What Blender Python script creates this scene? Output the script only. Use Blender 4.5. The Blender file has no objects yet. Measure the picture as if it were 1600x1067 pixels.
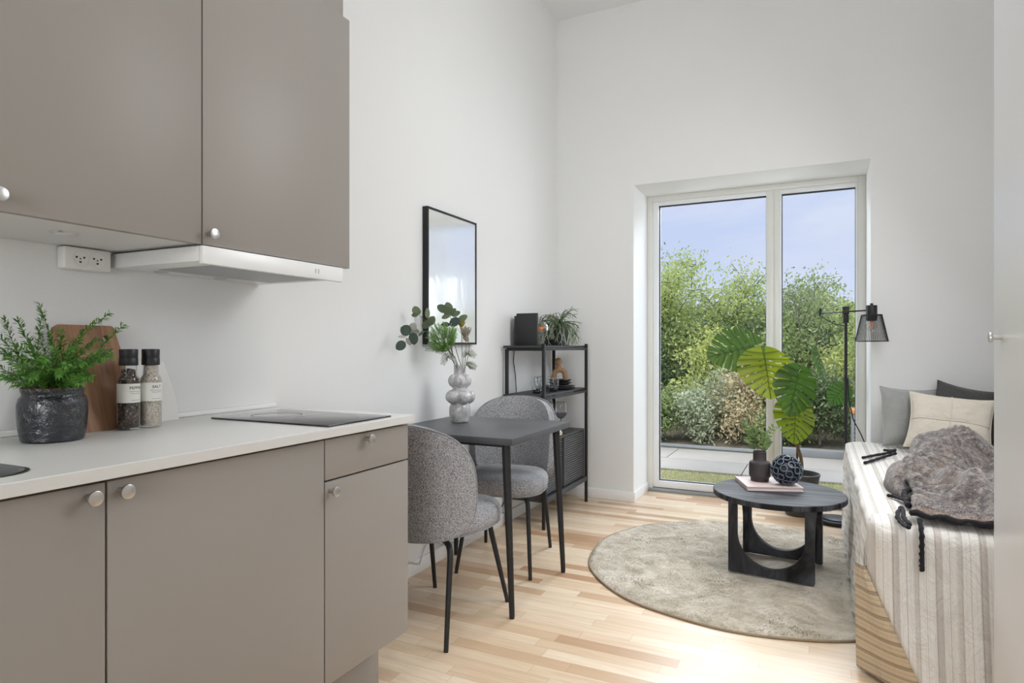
import bpy, bmesh, math, random
from mathutils import Vector, Matrix, noise
import numpy as np

PI = math.pi
S = bpy.context.scene
COL = S.collection
random.seed(7)

# ------------------------------------------------------------------ camera
FPX, VPX, HOR, EYE = 985.0, 1278.0, 541.0, 1.12
YAW = math.atan((VPX - 800.0) / FPX)
FW = Vector((-math.sin(YAW), math.cos(YAW), 0)); RT = Vector((math.cos(YAW), math.sin(YAW), 0))
cam_d = bpy.data.cameras.new('camera'); cam = bpy.data.objects.new('camera', cam_d); COL.objects.link(cam)
cam_d.sensor_width = 36.0; cam_d.lens = FPX / 1600.0 * 36.0
cam_d.shift_y = (HOR - 533.5) / 1600.0
cam_d.clip_start = 0.05; cam_d.clip_end = 400
cam.location = (0, 0, EYE); cam.rotation_euler = (PI / 2, 0, YAW)
S.camera = cam

def at(u, v, c):
    """world point at depth c (metres along the view direction) for a spot measured on the photograph"""
    return Vector((0, 0, EYE)) + FW * c + RT * ((u - 800.0) / FPX * c) + Vector((0, 0, (HOR - v) / FPX * c))

def lin(c):
    return tuple(((x / 255.0) / 12.92 if x / 255.0 <= 0.04045 else ((x / 255.0 + 0.055) / 1.055) ** 2.4) for x in c)

# ------------------------------------------------------------------ materials
class NT:
    def __init__(s, name):
        s.m = bpy.data.materials.new(name); s.m.use_nodes = True
        s.t = s.m.node_tree; s.t.nodes.clear()
        s.out = s.n('ShaderNodeOutputMaterial')
    def n(s, typ, **kw):
        nd = s.t.nodes.new(typ)
        for k, v in kw.items():
            if k.startswith('i_'):
                nd.inputs[k[2:].replace('_', ' ')].default_value = v
            else:
                setattr(nd, k, v)
        return nd
    def l(s, a, b):
        s.t.links.new(a, b)
    def math(s, op, a, b=None, c=None):
        nd = s.n('ShaderNodeMath', operation=op)
        for i, x in enumerate((a, b, c)):
            if x is None: continue
            if isinstance(x, (int, float)): nd.inputs[i].default_value = x
            else: s.l(x, nd.inputs[i])
        return nd.outputs[0]
    def ramp(s, fac, stops, interp='LINEAR'):
        r = s.n('ShaderNodeValToRGB'); cr = r.color_ramp; cr.interpolation = interp
        while len(cr.elements) < len(stops): cr.elements.new(0.5)
        for e, (p, c) in zip(cr.elements, stops):
            e.position = p; e.color = tuple(c) + (1,) if len(c) == 3 else c
        s.l(fac, r.inputs[0]); return r.outputs[0]
    def mixc(s, fac, a, b, blend='MIX'):
        nd = s.n('ShaderNodeMix', data_type='RGBA', blend_type=blend)
        for idx, x in ((0, fac), (6, a), (7, b)):
            if isinstance(x, (int, float)): nd.inputs[idx].default_value = x
            elif isinstance(x, tuple): nd.inputs[idx].default_value = x + (1,) if len(x) == 3 else x
            else: s.l(x, nd.inputs[idx])
        return nd.outputs[2]
    def coord(s, kind='Object', scale=(1, 1, 1), rot=(0, 0, 0)):
        tc = s.n('ShaderNodeTexCoord'); mp = s.n('ShaderNodeMapping')
        mp.inputs['Scale'].default_value = scale; mp.inputs['Rotation'].default_value = rot
        s.l(tc.outputs[kind], mp.inputs['Vector']); return mp.outputs[0]
    def noise(s, vec, scale, detail=3, rough=0.55, dist=0.0):
        nd = s.n('ShaderNodeTexNoise'); nd.inputs['Scale'].default_value = scale
        nd.inputs['Detail'].default_value = detail; nd.inputs['Roughness'].default_value = rough
        nd.inputs['Distortion'].default_value = dist
        s.l(vec, nd.inputs['Vector']); return nd.outputs['Fac']
    def bump(s, h, strength=0.3, dist=0.01, normal=None):
        b = s.n('ShaderNodeBump'); b.inputs['Strength'].default_value = strength; b.inputs['Distance'].default_value = dist
        s.l(h, b.inputs['Height'])
        if normal is not None: s.l(normal, b.inputs['Normal'])
        return b.outputs[0]
    def bsdf(s, color=(0.8, 0.8, 0.8), rough=0.5, metal=0.0, spec=0.5, normal=None, **kw):
        p = s.n('ShaderNodeBsdfPrincipled')
        if isinstance(color, tuple): p.inputs['Base Color'].default_value = tuple(color[:3]) + (1,)
        else: s.l(color, p.inputs['Base Color'])
        if isinstance(rough, (int, float)): p.inputs['Roughness'].default_value = rough
        else: s.l(rough, p.inputs['Roughness'])
        p.inputs['Metallic'].default_value = metal; p.inputs['Specular IOR Level'].default_value = spec
        if normal is not None: s.l(normal, p.inputs['Normal'])
        for k, v in kw.items(): p.inputs[k.replace('_', ' ')].default_value = v
        return p
    def fin(s, sh):
        s.l(sh if not hasattr(sh, 'outputs') else sh.outputs[0], s.out.inputs[0]); return s.m

def simple(name, rgb, rough=0.5, metal=0.0, spec=0.5, var=0.0, vscale=6.0, bump=0.0, bscale=200.0, bdist=0.002, **kw):
    """one procedural surface: colour with a slight uneven tone, fine relief"""
    t = NT(name); c = lin(rgb); v = t.coord()
    col = c
    if var > 0:
        nz = t.noise(v, vscale, 4)
        col = t.mixc(nz, tuple(x * (1 - var) for x in c), tuple(min(1, x * (1 + var)) for x in c))
    nrm = t.bump(t.noise(v, bscale, 3), bump, bdist) if bump > 0 else None
    return t.fin(t.bsdf(col, rough, metal, spec, nrm, **kw))

def fabric(name, dark, light, scale=420.0, bump=0.5, rough=0.95, big=0.25, bdist=0.004, sheen=0.2):
    t = NT(name); v = t.coord()
    f = t.noise(v, scale, 2, 0.6); f = t.math('MULTIPLY_ADD', f, 2.4, -0.7)
    big_n = t.noise(v, 5.0, 3)
    cl = t.n('ShaderNodeClamp'); t.l(f, cl.inputs[0])
    col = t.mixc(cl.outputs[0], lin(dark), lin(light))
    col = t.mixc(t.math('MULTIPLY', big_n, big), col, lin(dark))
    return t.fin(t.bsdf(col, rough, 0, 0.2, t.bump(cl.outputs[0], bump, bdist), Sheen_Weight=sheen))

def thin_glass(name, tint=(1, 1, 1), rough=0.0, refl=1.0):
    """thin clear sheet: straight transmission plus a fresnel reflection"""
    t = NT(name)
    tr = t.n('ShaderNodeBsdfTransparent'); tr.inputs[0].default_value = tuple(tint) + (1,)
    gl = t.n('ShaderNodeBsdfGlossy'); gl.inputs['Roughness'].default_value = rough
    lw = t.n('ShaderNodeLayerWeight'); lw.inputs[0].default_value = 0.5
    fr = t.math('MULTIPLY_ADD', t.math('POWER', lw.outputs['Facing'], 5.0), 0.9, 0.045)
    mx = t.n('ShaderNodeMixShader')
    t.l(t.math('MULTIPLY', fr, refl), mx.inputs[0]); t.l(tr.outputs[0], mx.inputs[1]); t.l(gl.outputs[0], mx.inputs[2])
    return t.fin(mx)

def leaf_mat(name, rgb, rgb2, trans=0.35, rough=0.45, spec=0.4, attr=True, tcol=None):
    t = NT(name)
    if attr:
        a = t.n('ShaderNodeAttribute', attribute_name='tint'); f = a.outputs['Fac']
    else:
        f = t.noise(t.coord(), 30, 3)
    col = t.mixc(f, lin(rgb), lin(rgb2))
    p = t.bsdf(col, rough, 0, spec)
    tl = t.n('ShaderNodeBsdfTranslucent')
    t.l(t.mixc(0.5, col, lin(tcol or rgb2)), tl.inputs[0])
    mx = t.n('ShaderNodeMixShader'); mx.inputs[0].default_value = trans
    t.l(p.outputs[0], mx.inputs[1]); t.l(tl.outputs[0], mx.inputs[2])
    return t.fin(mx)

# ------------------------------------------------------------------ mesh builder
ORG = {}
class MB:
    def __init__(s): s.v = []; s.f = []; s.a = {}
    def add(s, vs, fs, **attrs):
        b = len(s.v); s.v.extend([tuple(x) for x in vs]); s.f.extend([tuple(i + b for i in f) for f in fs])
        for k, vals in attrs.items(): s.a.setdefault(k, {}).update({b + i: x for i, x in enumerate(vals)})
        return s
    def bm(s, bm):
        bm.verts.index_update(); s.add([v.co[:] for v in bm.verts], [[v.index for v in f.verts] for f in bm.faces]); bm.free(); return s
    def box(s, x0, x1, y0, y1, z0, z1, bev=0.0, seg=2, mat=None):
        bm = bmesh.new(); bmesh.ops.create_cube(bm, size=1)
        for v in bm.verts:
            v.co = Vector(((x0 + x1) / 2 + v.co.x * (x1 - x0), (y0 + y1) / 2 + v.co.y * (y1 - y0), (z0 + z1) / 2 + v.co.z * (z1 - z0)))
        if bev > 0: bmesh.ops.bevel(bm, geom=bm.edges[:], offset=bev, segments=seg, profile=0.5, affect='EDGES')
        if mat is not None: bmesh.ops.transform(bm, matrix=mat, verts=bm.verts[:])
        return s.bm(bm)
    def lathe(s, prof, c=(0, 0, 0), seg=40, mat=None, caps=True, wob=None):
        vs = []; fs = []
        for r, z in prof:
            for k in range(seg):
                a = 2 * PI * k / seg; rr = r * (1 + (wob(a, z) if wob else 0))
                vs.append(Vector((rr * math.cos(a), rr * math.sin(a), z)))
        n = len(prof)
        for i in range(n - 1):
            for k in range(seg):
                k2 = (k + 1) % seg
                fs.append((i * seg + k, i * seg + k2, (i + 1) * seg + k2, (i + 1) * seg + k))
        if caps:
            if prof[0][0] > 1e-5: fs.append(tuple(range(seg - 1, -1, -1)))
            if prof[-1][0] > 1e-5: fs.append(tuple((n - 1) * seg + k for k in range(seg)))
        cc = Vector(c)
        vs = [(mat @ v if mat is not None else v) + cc for v in vs]
        return s.add(vs, fs)
    def tube(s, pts, r, seg=8, caps=True, flat=None):
        pts = [Vector(p) for p in pts]; n = len(pts)
        rs = r if isinstance(r, (list, tuple)) else [r] * n
        vs = []; fs = []; prev = None
        for i, p in enumerate(pts):
            t = (pts[min(i + 1, n - 1)] - pts[max(i - 1, 0)]).normalized()
            if prev is None:
                up = Vector((0, 0, 1)) if abs(t.z) < 0.9 else Vector((1, 0, 0))
                nrm = t.cross(up).normalized()
            else:
                nrm = (prev - t * prev.dot(t)).normalized()
            prev = nrm; bn = t.cross(nrm)
            for k in range(seg):
                a = 2 * PI * k / seg
                vs.append(p + (nrm * math.cos(a) + bn * math.sin(a)) * rs[i])
        for i in range(n - 1):
            for k in range(seg):
                k2 = (k + 1) % seg
                fs.append((i * seg + k, i * seg + k2, (i + 1) * seg + k2, (i + 1) * seg + k))
        if caps:
            fs.append(tuple(range(seg - 1, -1, -1))); fs.append(tuple((n - 1) * seg + k for k in range(seg)))
        return s.add(vs, fs)
    def prism(s, poly, fn, t0, t1, bev=0):
        """outline in 2-D extruded from t0 to t1; fn(a, b, t) gives the point"""
        n = len(poly); vs = [fn(a, b, t0) for a, b in poly] + [fn(a, b, t1) for a, b in poly]
        fs = [tuple(range(n - 1, -1, -1)), tuple(range(n, 2 * n))] + [(i, (i + 1) % n, n + (i + 1) % n, n + i) for i in range(n)]
        return s.add(vs, fs)
    def ball(s, c, r, seg=20, rings=12, sc=(1, 1, 1)):
        prof = [(math.sin(PI * i / rings) * r, -math.cos(PI * i / rings) * r) for i in range(rings + 1)]
        vs = []; fs = []
        for i, (rr, z) in enumerate(prof):
            for k in range(seg):
                a = 2 * PI * k / seg
                vs.append((c[0] + max(rr, 1e-5) * math.cos(a) * sc[0], c[1] + max(rr, 1e-5) * math.sin(a) * sc[1], c[2] + z * sc[2]))
        for i in range(rings):
            for k in range(seg):
                k2 = (k + 1) % seg; fs.append((i * seg + k, i * seg + k2, (i + 1) * seg + k2, (i + 1) * seg + k))
        return s.add(vs, fs)
    def grid(s, fn, nu, nv, closed=False, **attrf):
        vs = [fn(i / nu, j / nv) for j in range(nv + 1) for i in range(nu + 1)]
        w = nu + 1
        fs = [(j * w + i, j * w + i + 1, (j + 1) * w + i + 1, (j + 1) * w + i) for j in range(nv) for i in range(nu)]
        at_ = {k: [f(i / nu, j / nv) for j in range(nv + 1) for i in range(nu + 1)] for k, f in attrf.items()}
        return s.add(vs, fs, **at_)
    def build(s, name, mat, parent=None, smooth=35, loc=None, world=True):
        me = bpy.data.meshes.new(name)
        if parent is not None: org = ORG.get(parent.name, Vector((0, 0, 0))) if world else Vector((0, 0, 0))
        else: org = Vector(loc) if loc is not None else Vector((0, 0, 0))
        vs = [(x - org.x, y - org.y, z - org.z) for x, y, z in s.v]
        me.from_pydata(vs, [], s.f); me.update()
        bm = bmesh.new(); bm.from_mesh(me); bmesh.ops.recalc_face_normals(bm, faces=bm.faces[:]); bm.to_mesh(me); bm.free()
        for k, d in s.a.items():
            at_ = me.attributes.new(k, 'FLOAT', 'POINT')
            at_.data.foreach_set('value', [float(d.get(i, 0.0)) for i in range(len(s.v))])
        if smooth:
            me.polygons.foreach_set('use_smooth', [True] * len(me.polygons)); me.set_sharp_from_angle(angle=math.radians(smooth))
        o = bpy.data.objects.new(name, me); COL.objects.link(o)
        me.materials.append(mat)
        if parent is not None:
            o.parent = parent; ORG[o.name] = ORG.get(parent.name, Vector((0, 0, 0)))
        else:
            o.location = org; ORG[o.name] = org
        return o

def tag(o, label, cat, group=None, kind=None):
    o['label'] = label; o['category'] = cat
    if group: o['group'] = group
    if kind: o['kind'] = kind
    return o
def thing(name, label, cat, loc=(0, 0, 0), rotz=0.0, group=None):
    o = bpy.data.objects.new(name, None); COL.objects.link(o); o.empty_display_size = 0.05
    o.location = loc; o.rotation_euler = (0, 0, rotz); ORG[o.name] = Vector(loc)
    return tag(o, label, cat, group)
def struct(o):
    o['kind'] = 'structure'; return o
def copy_tree(o, parent=None):
    c = o.copy(); COL.objects.link(c)
    if parent is not None: c.parent = parent
    for ch in list(o.children): copy_tree(ch, c)
    return c
def mod(o, typ, **kw):
    m = o.modifiers.new(typ.lower(), typ)
    for k, v in kw.items(): setattr(m, k, v)
    return m

# ------------------------------------------------------------------ surfaces
m_wall = simple('white_wall_paint', (232, 232, 231), 0.85, spec=0.25, var=0.015, vscale=2, bump=0.25, bscale=140, bdist=0.0015)
m_ceil = simple('white_ceiling_paint', (236, 236, 235), 0.9, spec=0.2, var=0.01)
m_trim = simple('white_gloss_trim', (236, 236, 234), 0.4, var=0.01)
m_frame = simple('window_white_lacquer', (226, 226, 220), 0.35, var=0.01)
m_sash = simple('window_white_aluminium', (236, 238, 240), 0.3)
m_sill = simple('grey_aluminium_threshold', (168, 176, 182), 0.35, 0.6)
m_gasket = simple('black_rubber_gasket', (40, 44, 48), 0.6)
m_pane = thin_glass('clear_window_glass', (0.98, 0.99, 0.99), 0, 0.05)
m_taupe = simple('taupe_laminate', (153, 147, 141), 0.42, spec=0.35, var=0.02, vscale=3, bump=0.03, bscale=500)
m_carcass = simple('dark_cabinet_gap', (62, 56, 52), 0.7)
m_melamine = simple('white_melamine', (226, 226, 224), 0.45)
m_steel = simple('brushed_steel', (205, 203, 200), 0.28, 1.0, bump=0.1, bscale=300)
m_worktop = simple('pale_grey_worktop_laminate', (216, 215, 212), 0.33, spec=0.45, var=0.02, vscale=60, bump=0.05, bscale=900)
m_sink = simple('stainless_sink', (120, 122, 124), 0.3, 1.0)
m_white_plastic = simple('white_plastic', (232, 231, 229), 0.35)
m_hood = simple('white_enamelled_steel', (236, 236, 235), 0.3)
m_filter = simple('grey_mesh_filter', (176, 176, 176), 0.5, 0.2, bump=0.4, bscale=900)
m_black = simple('black_powder_coated_steel', (34, 34, 35), 0.5, spec=0.4, bump=0.05, bscale=800)
m_blackwood = simple('black_painted_board', (38, 38, 39), 0.55, var=0.1, vscale=12, bump=0.05)
m_dark = simple('dark_socket_hole', (14, 14, 14), 0.8)
m_cord = simple('black_cord', (24, 24, 25), 0.7)
m_whitecord = simple('grey_white_cord', (196, 196, 198), 0.5)
m_hob = simple('black_ceramic_glass', (16, 16, 18), 0.06, spec=0.9)

# light beech parquet, staves laid across the room
t = NT('beech_parquet')
v = t.coord('Object'); sx = t.n('ShaderNodeSeparateXYZ'); t.l(v, sx.inputs[0])
row = t.math('FLOOR', t.math('DIVIDE', sx.outputs[1], 0.0635))
wn = t.n('ShaderNodeTexWhiteNoise', noise_dimensions='1D'); t.l(row, wn.inputs['W'])
xs = t.math('ADD', t.math('DIVIDE', sx.outputs[0], 0.46), t.math('MULTIPLY', wn.outputs[0], 7.3))
colid = t.math('FLOOR', xs)
cv = t.n('ShaderNodeCombineXYZ'); t.l(row, cv.inputs[0]); t.l(colid, cv.inputs[1])
wn2 = t.n('ShaderNodeTexWhiteNoise', noise_dimensions='2D'); t.l(cv.outputs[0], wn2.inputs['Vector'])
base = t.ramp(wn2.outputs[0], [(0, lin((176, 140, 108))), (0.10, lin((196, 164, 132))), (0.3, lin((212, 186, 156))), (0.6, lin((220, 198, 170))), (1, lin((229, 211, 186)))])
mp = t.n('ShaderNodeMapping'); mp.inputs['Scale'].default_value = (2.2, 30, 1); t.l(v, mp.inputs[0])
off = t.n('ShaderNodeVectorMath', operation='ADD'); t.l(mp.outputs[0], off.inputs[0])
sc = t.n('ShaderNodeVectorMath', operation='SCALE'); sc.inputs['Scale'].default_value = 31.0; t.l(cv.outputs[0], sc.inputs[0]); t.l(sc.outputs[0], off.inputs[1])
gr = t.noise(off.outputs[0], 1.6, 5, 0.6, 0.8)
base = t.mixc(t.ramp(gr, [(0.35, (0, 0, 0)), (0.75, (0.38, 0.38, 0.38))]), base, lin((172, 138, 108)))
fy = t.math('FRACT', t.math('DIVIDE', sx.outputs[1], 0.0635)); fx = t.math('FRACT', xs)
ey = t.math('MINIMUM', fy, t.math('SUBTRACT', 1.0, fy)); ex = t.math('MULTIPLY', t.math('MINIMUM', fx, t.math('SUBTRACT', 1.0, fx)), 7.2)
seam = t.math('LESS_THAN', t.math('MINIMUM', ex, ey), 0.016)
base = t.mixc(t.math('MULTIPLY', seam, 0.35), base, lin((120, 88, 62)))
m_floor = t.fin(t.bsdf(base, t.math('MULTIPLY_ADD', gr, 0.12, 0.26), 0, 0.45, t.bump(gr, 0.05, 0.001)))

# ------------------------------------------------------------------ the room
XL, XR, YB, YO, ZC = -1.787, 1.085, 4.465, 4.965, 3.592
YF = -3.9
WX0, WX1, WZ = -1.194, 0.293, 2.278
YW = 4.872
struct(MB().box(XL - 0.2, XR + 0.2, YF - 0.2, YO - 0.02, -0.12, 0.0).build('floor', m_floor, smooth=0))
struct(MB().box(XL - 0.2, XR + 0.2, YF - 0.2, YO, ZC, ZC + 0.15).build('ceiling', m_ceil, smooth=0))
struct(MB().box(XL - 0.2, XL, YF - 0.2, YO, 0, ZC).build('wall_left', m_wall, smooth=0))
struct(MB().box(XR, XR + 0.2, YF - 0.2, YO, 0, ZC).build('wall_right', m_wall, smooth=0))
struct(MB().box(XL, XR, YF - 0.2, YF, 0, ZC).build('wall_front', m_wall, smooth=0))
b = MB(); b.box(XL, WX0, YB, YO, 0, ZC); b.box(WX1, XR, YB, YO, 0, ZC); b.box(WX0, WX1, YB, YO, WZ, ZC)
struct(b.build('wall_back', m_wall, smooth=0))
b = MB(); b.box(XL, XL + 0.012, YF, YB, 0, 0.07, 0.002)
struct(b.build('baseboard_left', m_trim))
b = MB(); b.box(XL + 0.012, WX0 + 0.012, YB - 0.012, YB, 0, 0.07, 0.002); b.box(WX0, WX0 + 0.012, YB, YW - 0.003, 0, 0.07, 0.002)
b.box(WX1 - 0.012, WX1, YB, YW - 0.003, 0, 0.07, 0.002); b.box(WX1 - 0.012, XR, YB - 0.012, YB, 0, 0.07, 0.002)
struct(b.build('baseboard_back', m_trim))

# window
w = bpy.data.objects.new('window_1', None); COL.objects.link(w); w.location = ((WX0 + WX1) / 2, YW, 0); ORG[w.name] = Vector(w.location); struct(w)
GX = [(-1.109, -0.335), (-0.234, 0.231)]; GZ0, GZ1 = 0.082, 2.207
b = MB(); YD = YW + 0.09
b.box(WX0, -1.152, YW, YD, 0.022, WZ, 0.002); b.box(0.245, WX1, YW, YD, 0.022, WZ, 0.002); b.box(-1.152, 0.245, YW, YD, 2.238, WZ, 0.002)
b.build('window_frame', m_frame, w)
b = MB(); b.box(-0.330, -0.286, YW + 0.004, YD, 0.03, 2.238, 0.002); b.box(-0.282, -0.245, YW + 0.004, YD, 0.03, 2.238, 0.002); b.box(-0.287, -0.281, YW + 0.010, YD, 0.03, 2.238)
b.build('mullion', m_frame, w)
b = MB()
for x0, x1, a0, a1 in ((-1.109, -0.335, -1.152, -0.330), (-0.234, 0.231, -0.245, 0.245)):
    b.box(a0, x0, YW + 0.012, YD, 0.03, 2.238, 0.002); b.box(x1, a1, YW + 0.012, YD, 0.03, 2.238, 0.002)
    b.box(x0, x1, YW + 0.012, YD, GZ1, 2.238, 0.002); b.box(x0, x1, YW + 0.012, YD, 0.03, GZ0, 0.002)
b.build('sash', m_sash, w)
b = MB()
for x0, x1 in GX:
    b.box(x0, x0 + 0.006, YW + 0.03, YW + 0.05, GZ0, GZ1); b.box(x1 - 0.003, x1, YW + 0.03, YW + 0.05, GZ0, GZ1)
    b.box(x0, x1, YW + 0.03, YW + 0.05, GZ1 - 0.008, GZ1); b.box(x0, x1, YW + 0.03, YW + 0.05, GZ0, GZ0 + 0.006)
b.build('gasket', m_gasket, w)
for x0, x1 in GX:
    MB().box(x0, x1, YW + 0.036, YW + 0.044, GZ0, GZ1).build('pane', m_pane, w, smooth=0)
MB().box(WX0 + 0.002, WX1 - 0.002, YW - 0.006, YD + 0.05, 0.0, 0.026, 0.004).build('threshold', m_sill, w)
# ------------------------------------------------------------------ kitchen
XWF = XL                       # wall face
DFX = -1.19                    # base door faces
def knob(x, y, z, parent, sgn=1, name='knob'):
    """disc knob on a stem, standing out along +x (or -x)"""
    rot = Matrix.Rotation(PI / 2 * sgn, 4, 'Y')
    b = MB()
    b.lathe([(0.0001, 0), (0.0062, 0), (0.006, 0.019), (0.0115, 0.0205), (0.0135, 0.022), (0.014, 0.0245), (0.0135, 0.0275), (0.0125, 0.028), (0.0001, 0.0278)], (x, y, z), 28, rot, caps=False)
    return b.build(name, m_steel, parent)

XB0 = XWF + 0.002
def base_cab(y0, y1, label, drawer=False, knob_y=None, seed=0):
    c = thing('base_cabinet', label, 'cabinet', ((XB0 + DFX) / 2, (y0 + y1) / 2, 0.0), group='taupe kitchen base cabinets')
    MB().box(XB0, DFX - 0.020, y0 + 0.0005, y1 - 0.0005, 0.206, 0.72 if y0 < 0.5 else 0.874).build('body', m_carcass, c, smooth=0)
    g = 0.0024
    zb = 0.204
    if drawer:
        d = MB().box(DFX - 0.019, DFX, y0 + g, y1 - g, 0.7585, 0.868, 0.0012).build('drawer', m_taupe, c)
        knob(DFX, 1.470, 0.851, d)
        d = MB().box(DFX - 0.019, DFX, y0 + g, y1 - g, zb, 0.7535, 0.0012).build('door', m_taupe, c)
        knob(DFX, 1.319, 0.729, d)
    else:
        d = MB().box(DFX - 0.019, DFX, y0 + g, y1 - g, zb, 0.868, 0.0012).build('door', m_taupe, c)
        knob(DFX, knob_y, 0.847, d)
    return c
base_cab(0.150, 0.7255, 'taupe base cabinet under the sink, single door with knob at its right edge', knob_y=0.691)
base_cab(0.7255, 1.302, 'wide taupe base cabinet between sink unit and drawer unit, knob at upper left', knob_y=0.750)
base_cab(1.302, 1.686, 'narrow taupe base cabinet with one drawer above a door, under the hob', drawer=True)
o = MB().box(XB0 + 0.01, -1.322, 0.1505, 1.672, 0.0, 0.205).box(-1.321, -1.305, 0.1505, 1.735 - 0.055, 0.0, 0.205, 0.001).build('plinth', m_taupe, loc=(-1.32, 0.9, 0))
tag(o, 'taupe plinth board recessed below the kitchen base cabinets', 'plinth')
# worktop with the sink cut-out
b = MB(); zt0, zt1 = 0.8755, 0.9; WX = -1.170
SX0, SX1, SY1 = -1.60, -1.236, 0.638
def rrect(x0, x1, y0, y1, r, n=6):
    pts = []
    for cx, cy, a0 in ((x1 - r, y1 - r, 0), (x0 + r, y1 - r, 90), (x0 + r, y0 + r, 180), (x1 - r, y0 + r, 270)):
        for k in range(n + 1):
            a = math.radians(a0 + 90 * k / n); pts.append((cx + r * math.cos(a), cy + r * math.sin(a)))
    return pts
bm = bmesh.new(); ed = []
for lp_ in ([(XB0, 0.14), (WX, 0.14), (WX, 1.690), (XB0, 1.690)], rrect(SX0, SX1, 0.2, SY1, 0.058)):
    vv = [bm.verts.new((x, y, zt0)) for x, y in lp_]; ed += [bm.edges.new((vv[i], vv[(i + 1) % len(vv)])) for i in range(len(vv))]
bmesh.ops.triangle_fill(bm, edges=ed, use_beauty=True); geo = bmesh.ops.extrude_face_region(bm, geom=bm.faces[:])
for q in geo['geom']:
    if isinstance(q, bmesh.types.BMVert): q.co.z = zt1
wk = MB().bm(bm).build('worktop', m_worktop, loc=(-1.48, 0.9, zt0), smooth=30); mod(wk, 'BEVEL', width=0.0015, segments=2, limit_method='ANGLE', angle_limit=math.radians(60)); tag(wk, 'pale grey laminate worktop running over the base cabinets', 'worktop')
b = MB(); loops = []
for inset, z, r in ((-0.005, 0.9012, 0.06), (0.001, 0.9022, 0.058), (0.006, 0.899, 0.055), (0.012, 0.88, 0.05), (0.03, 0.76, 0.05), (0.06, 0.745, 0.05)):
    loops.append([(x, y, z) for x, y in rrect(SX0 + inset, SX1 - inset, 0.2 + inset, SY1 - inset, r)])
n = len(loops[0]); vs = [p for l in loops for p in l]
fs = [(i * n + k, i * n + (k + 1) % n, (i + 1) * n + (k + 1) % n, (i + 1) * n + k) for i in range(len(loops) - 1) for k in range(n)]
fs.append(tuple((len(loops) - 1) * n + k for k in range(n)))
b.add(vs, fs); sk = b.build('sink', m_sink, loc=(-1.42, 0.42, 0.745)); tag(sk, 'stainless steel sink basin at the left end of the worktop', 'sink')
o = MB().box(XB0, XB0 + 0.018, 0.15, 1.688, 0.9005, 0.9145, 0.002).build('upstand', m_trim, loc=(XB0, 0.9, 0.9)); tag(o, 'white upstand strip along the wall at the back of the worktop', 'upstand')
# hob
hb = thing('hob', 'black glass two-zone hob set into the right end of the worktop', 'hob', (-1.42, 1.46, 0.9))
MB().box(-1.655, -1.194, 1.320, 1.600, 0.9003, 0.9052, 0.0015).build('glass_plate', m_hob, hb)
m_mark = simple('grey_hob_marking', (120, 120, 122), 0.3)
b = MB()
for cx, r in ((-1.53, 0.075), (-1.33, 0.095)):
    MB().lathe([(r, 0.0), (r + 0.0015, 0.00012), (r - 0.0015, 0.00012), (r, 0.0)], (cx, 1.46, 0.9053), 48, caps=False).build('zone_marking', m_mark, hb, smooth=0)

# wall cabinets
UFX = -1.417; UZ0, UZ1 = 1.384, 2.215
def wall_cab(y0, y1, label, ky, light=False):
    c = thing('wall_cabinet', label, 'cabinet', ((XB0 + UFX) / 2, (y0 + y1) / 2, UZ0), group='taupe kitchen wall cabinets')
    MB().box(XB0, UFX - 0.021, y0 + 0.0005, y1 - 0.012, UZ0 + 0.003, UZ1 - 0.002).build('body', m_carcass, c, smooth=0)
    MB().box(XB0, UFX - 0.020, y0 + 0.0005, y1 - 0.011, UZ0 - 0.0, UZ0 + 0.0028).build('underside', m_melamine, c, smooth=0)
    d = MB().box(UFX - 0.019, UFX, y0 + 0.0022, y1 - 0.0022, UZ0 - 0.003, UZ1, 0.0012).build('door', m_taupe, c)
    knob(UFX, ky, 1.409, d)
    if light:
        l = MB().lathe([(0.0001, -0.0035), (0.024, -0.0035), (0.0285, -0.003), (0.030, -0.0002)], (-1.575, 0.864, UZ0), 36).build('downlight', m_steel, c)
        MB().lathe([(0.0001, -0.0042), (0.020, -0.0040), (0.021, -0.0034)], (-1.575, 0.864, UZ0), 32).build('lens', m_white_plastic, l)
    return c
wall_cab(0.625, 1.105, 'tall taupe wall cabinet on the left with a downlight in its base', 0.651, True)
wall_cab(1.105, 1.671, 'tall taupe wall cabinet above the cooker hood', 1.122)
o = MB().box(XB0, UFX - 0.021, 0.625, 1.6555, UZ1 + 0.0005, 3.2).box(XB0, UFX - 0.030, 1.6565, 1.671, UZ1 + 0.0005, 3.2).build('filler_panel', m_taupe, loc=(-1.6, 1.1, UZ1))
tag(o, 'taupe filler panel set back above the wall cabinets', 'panel')

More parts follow.
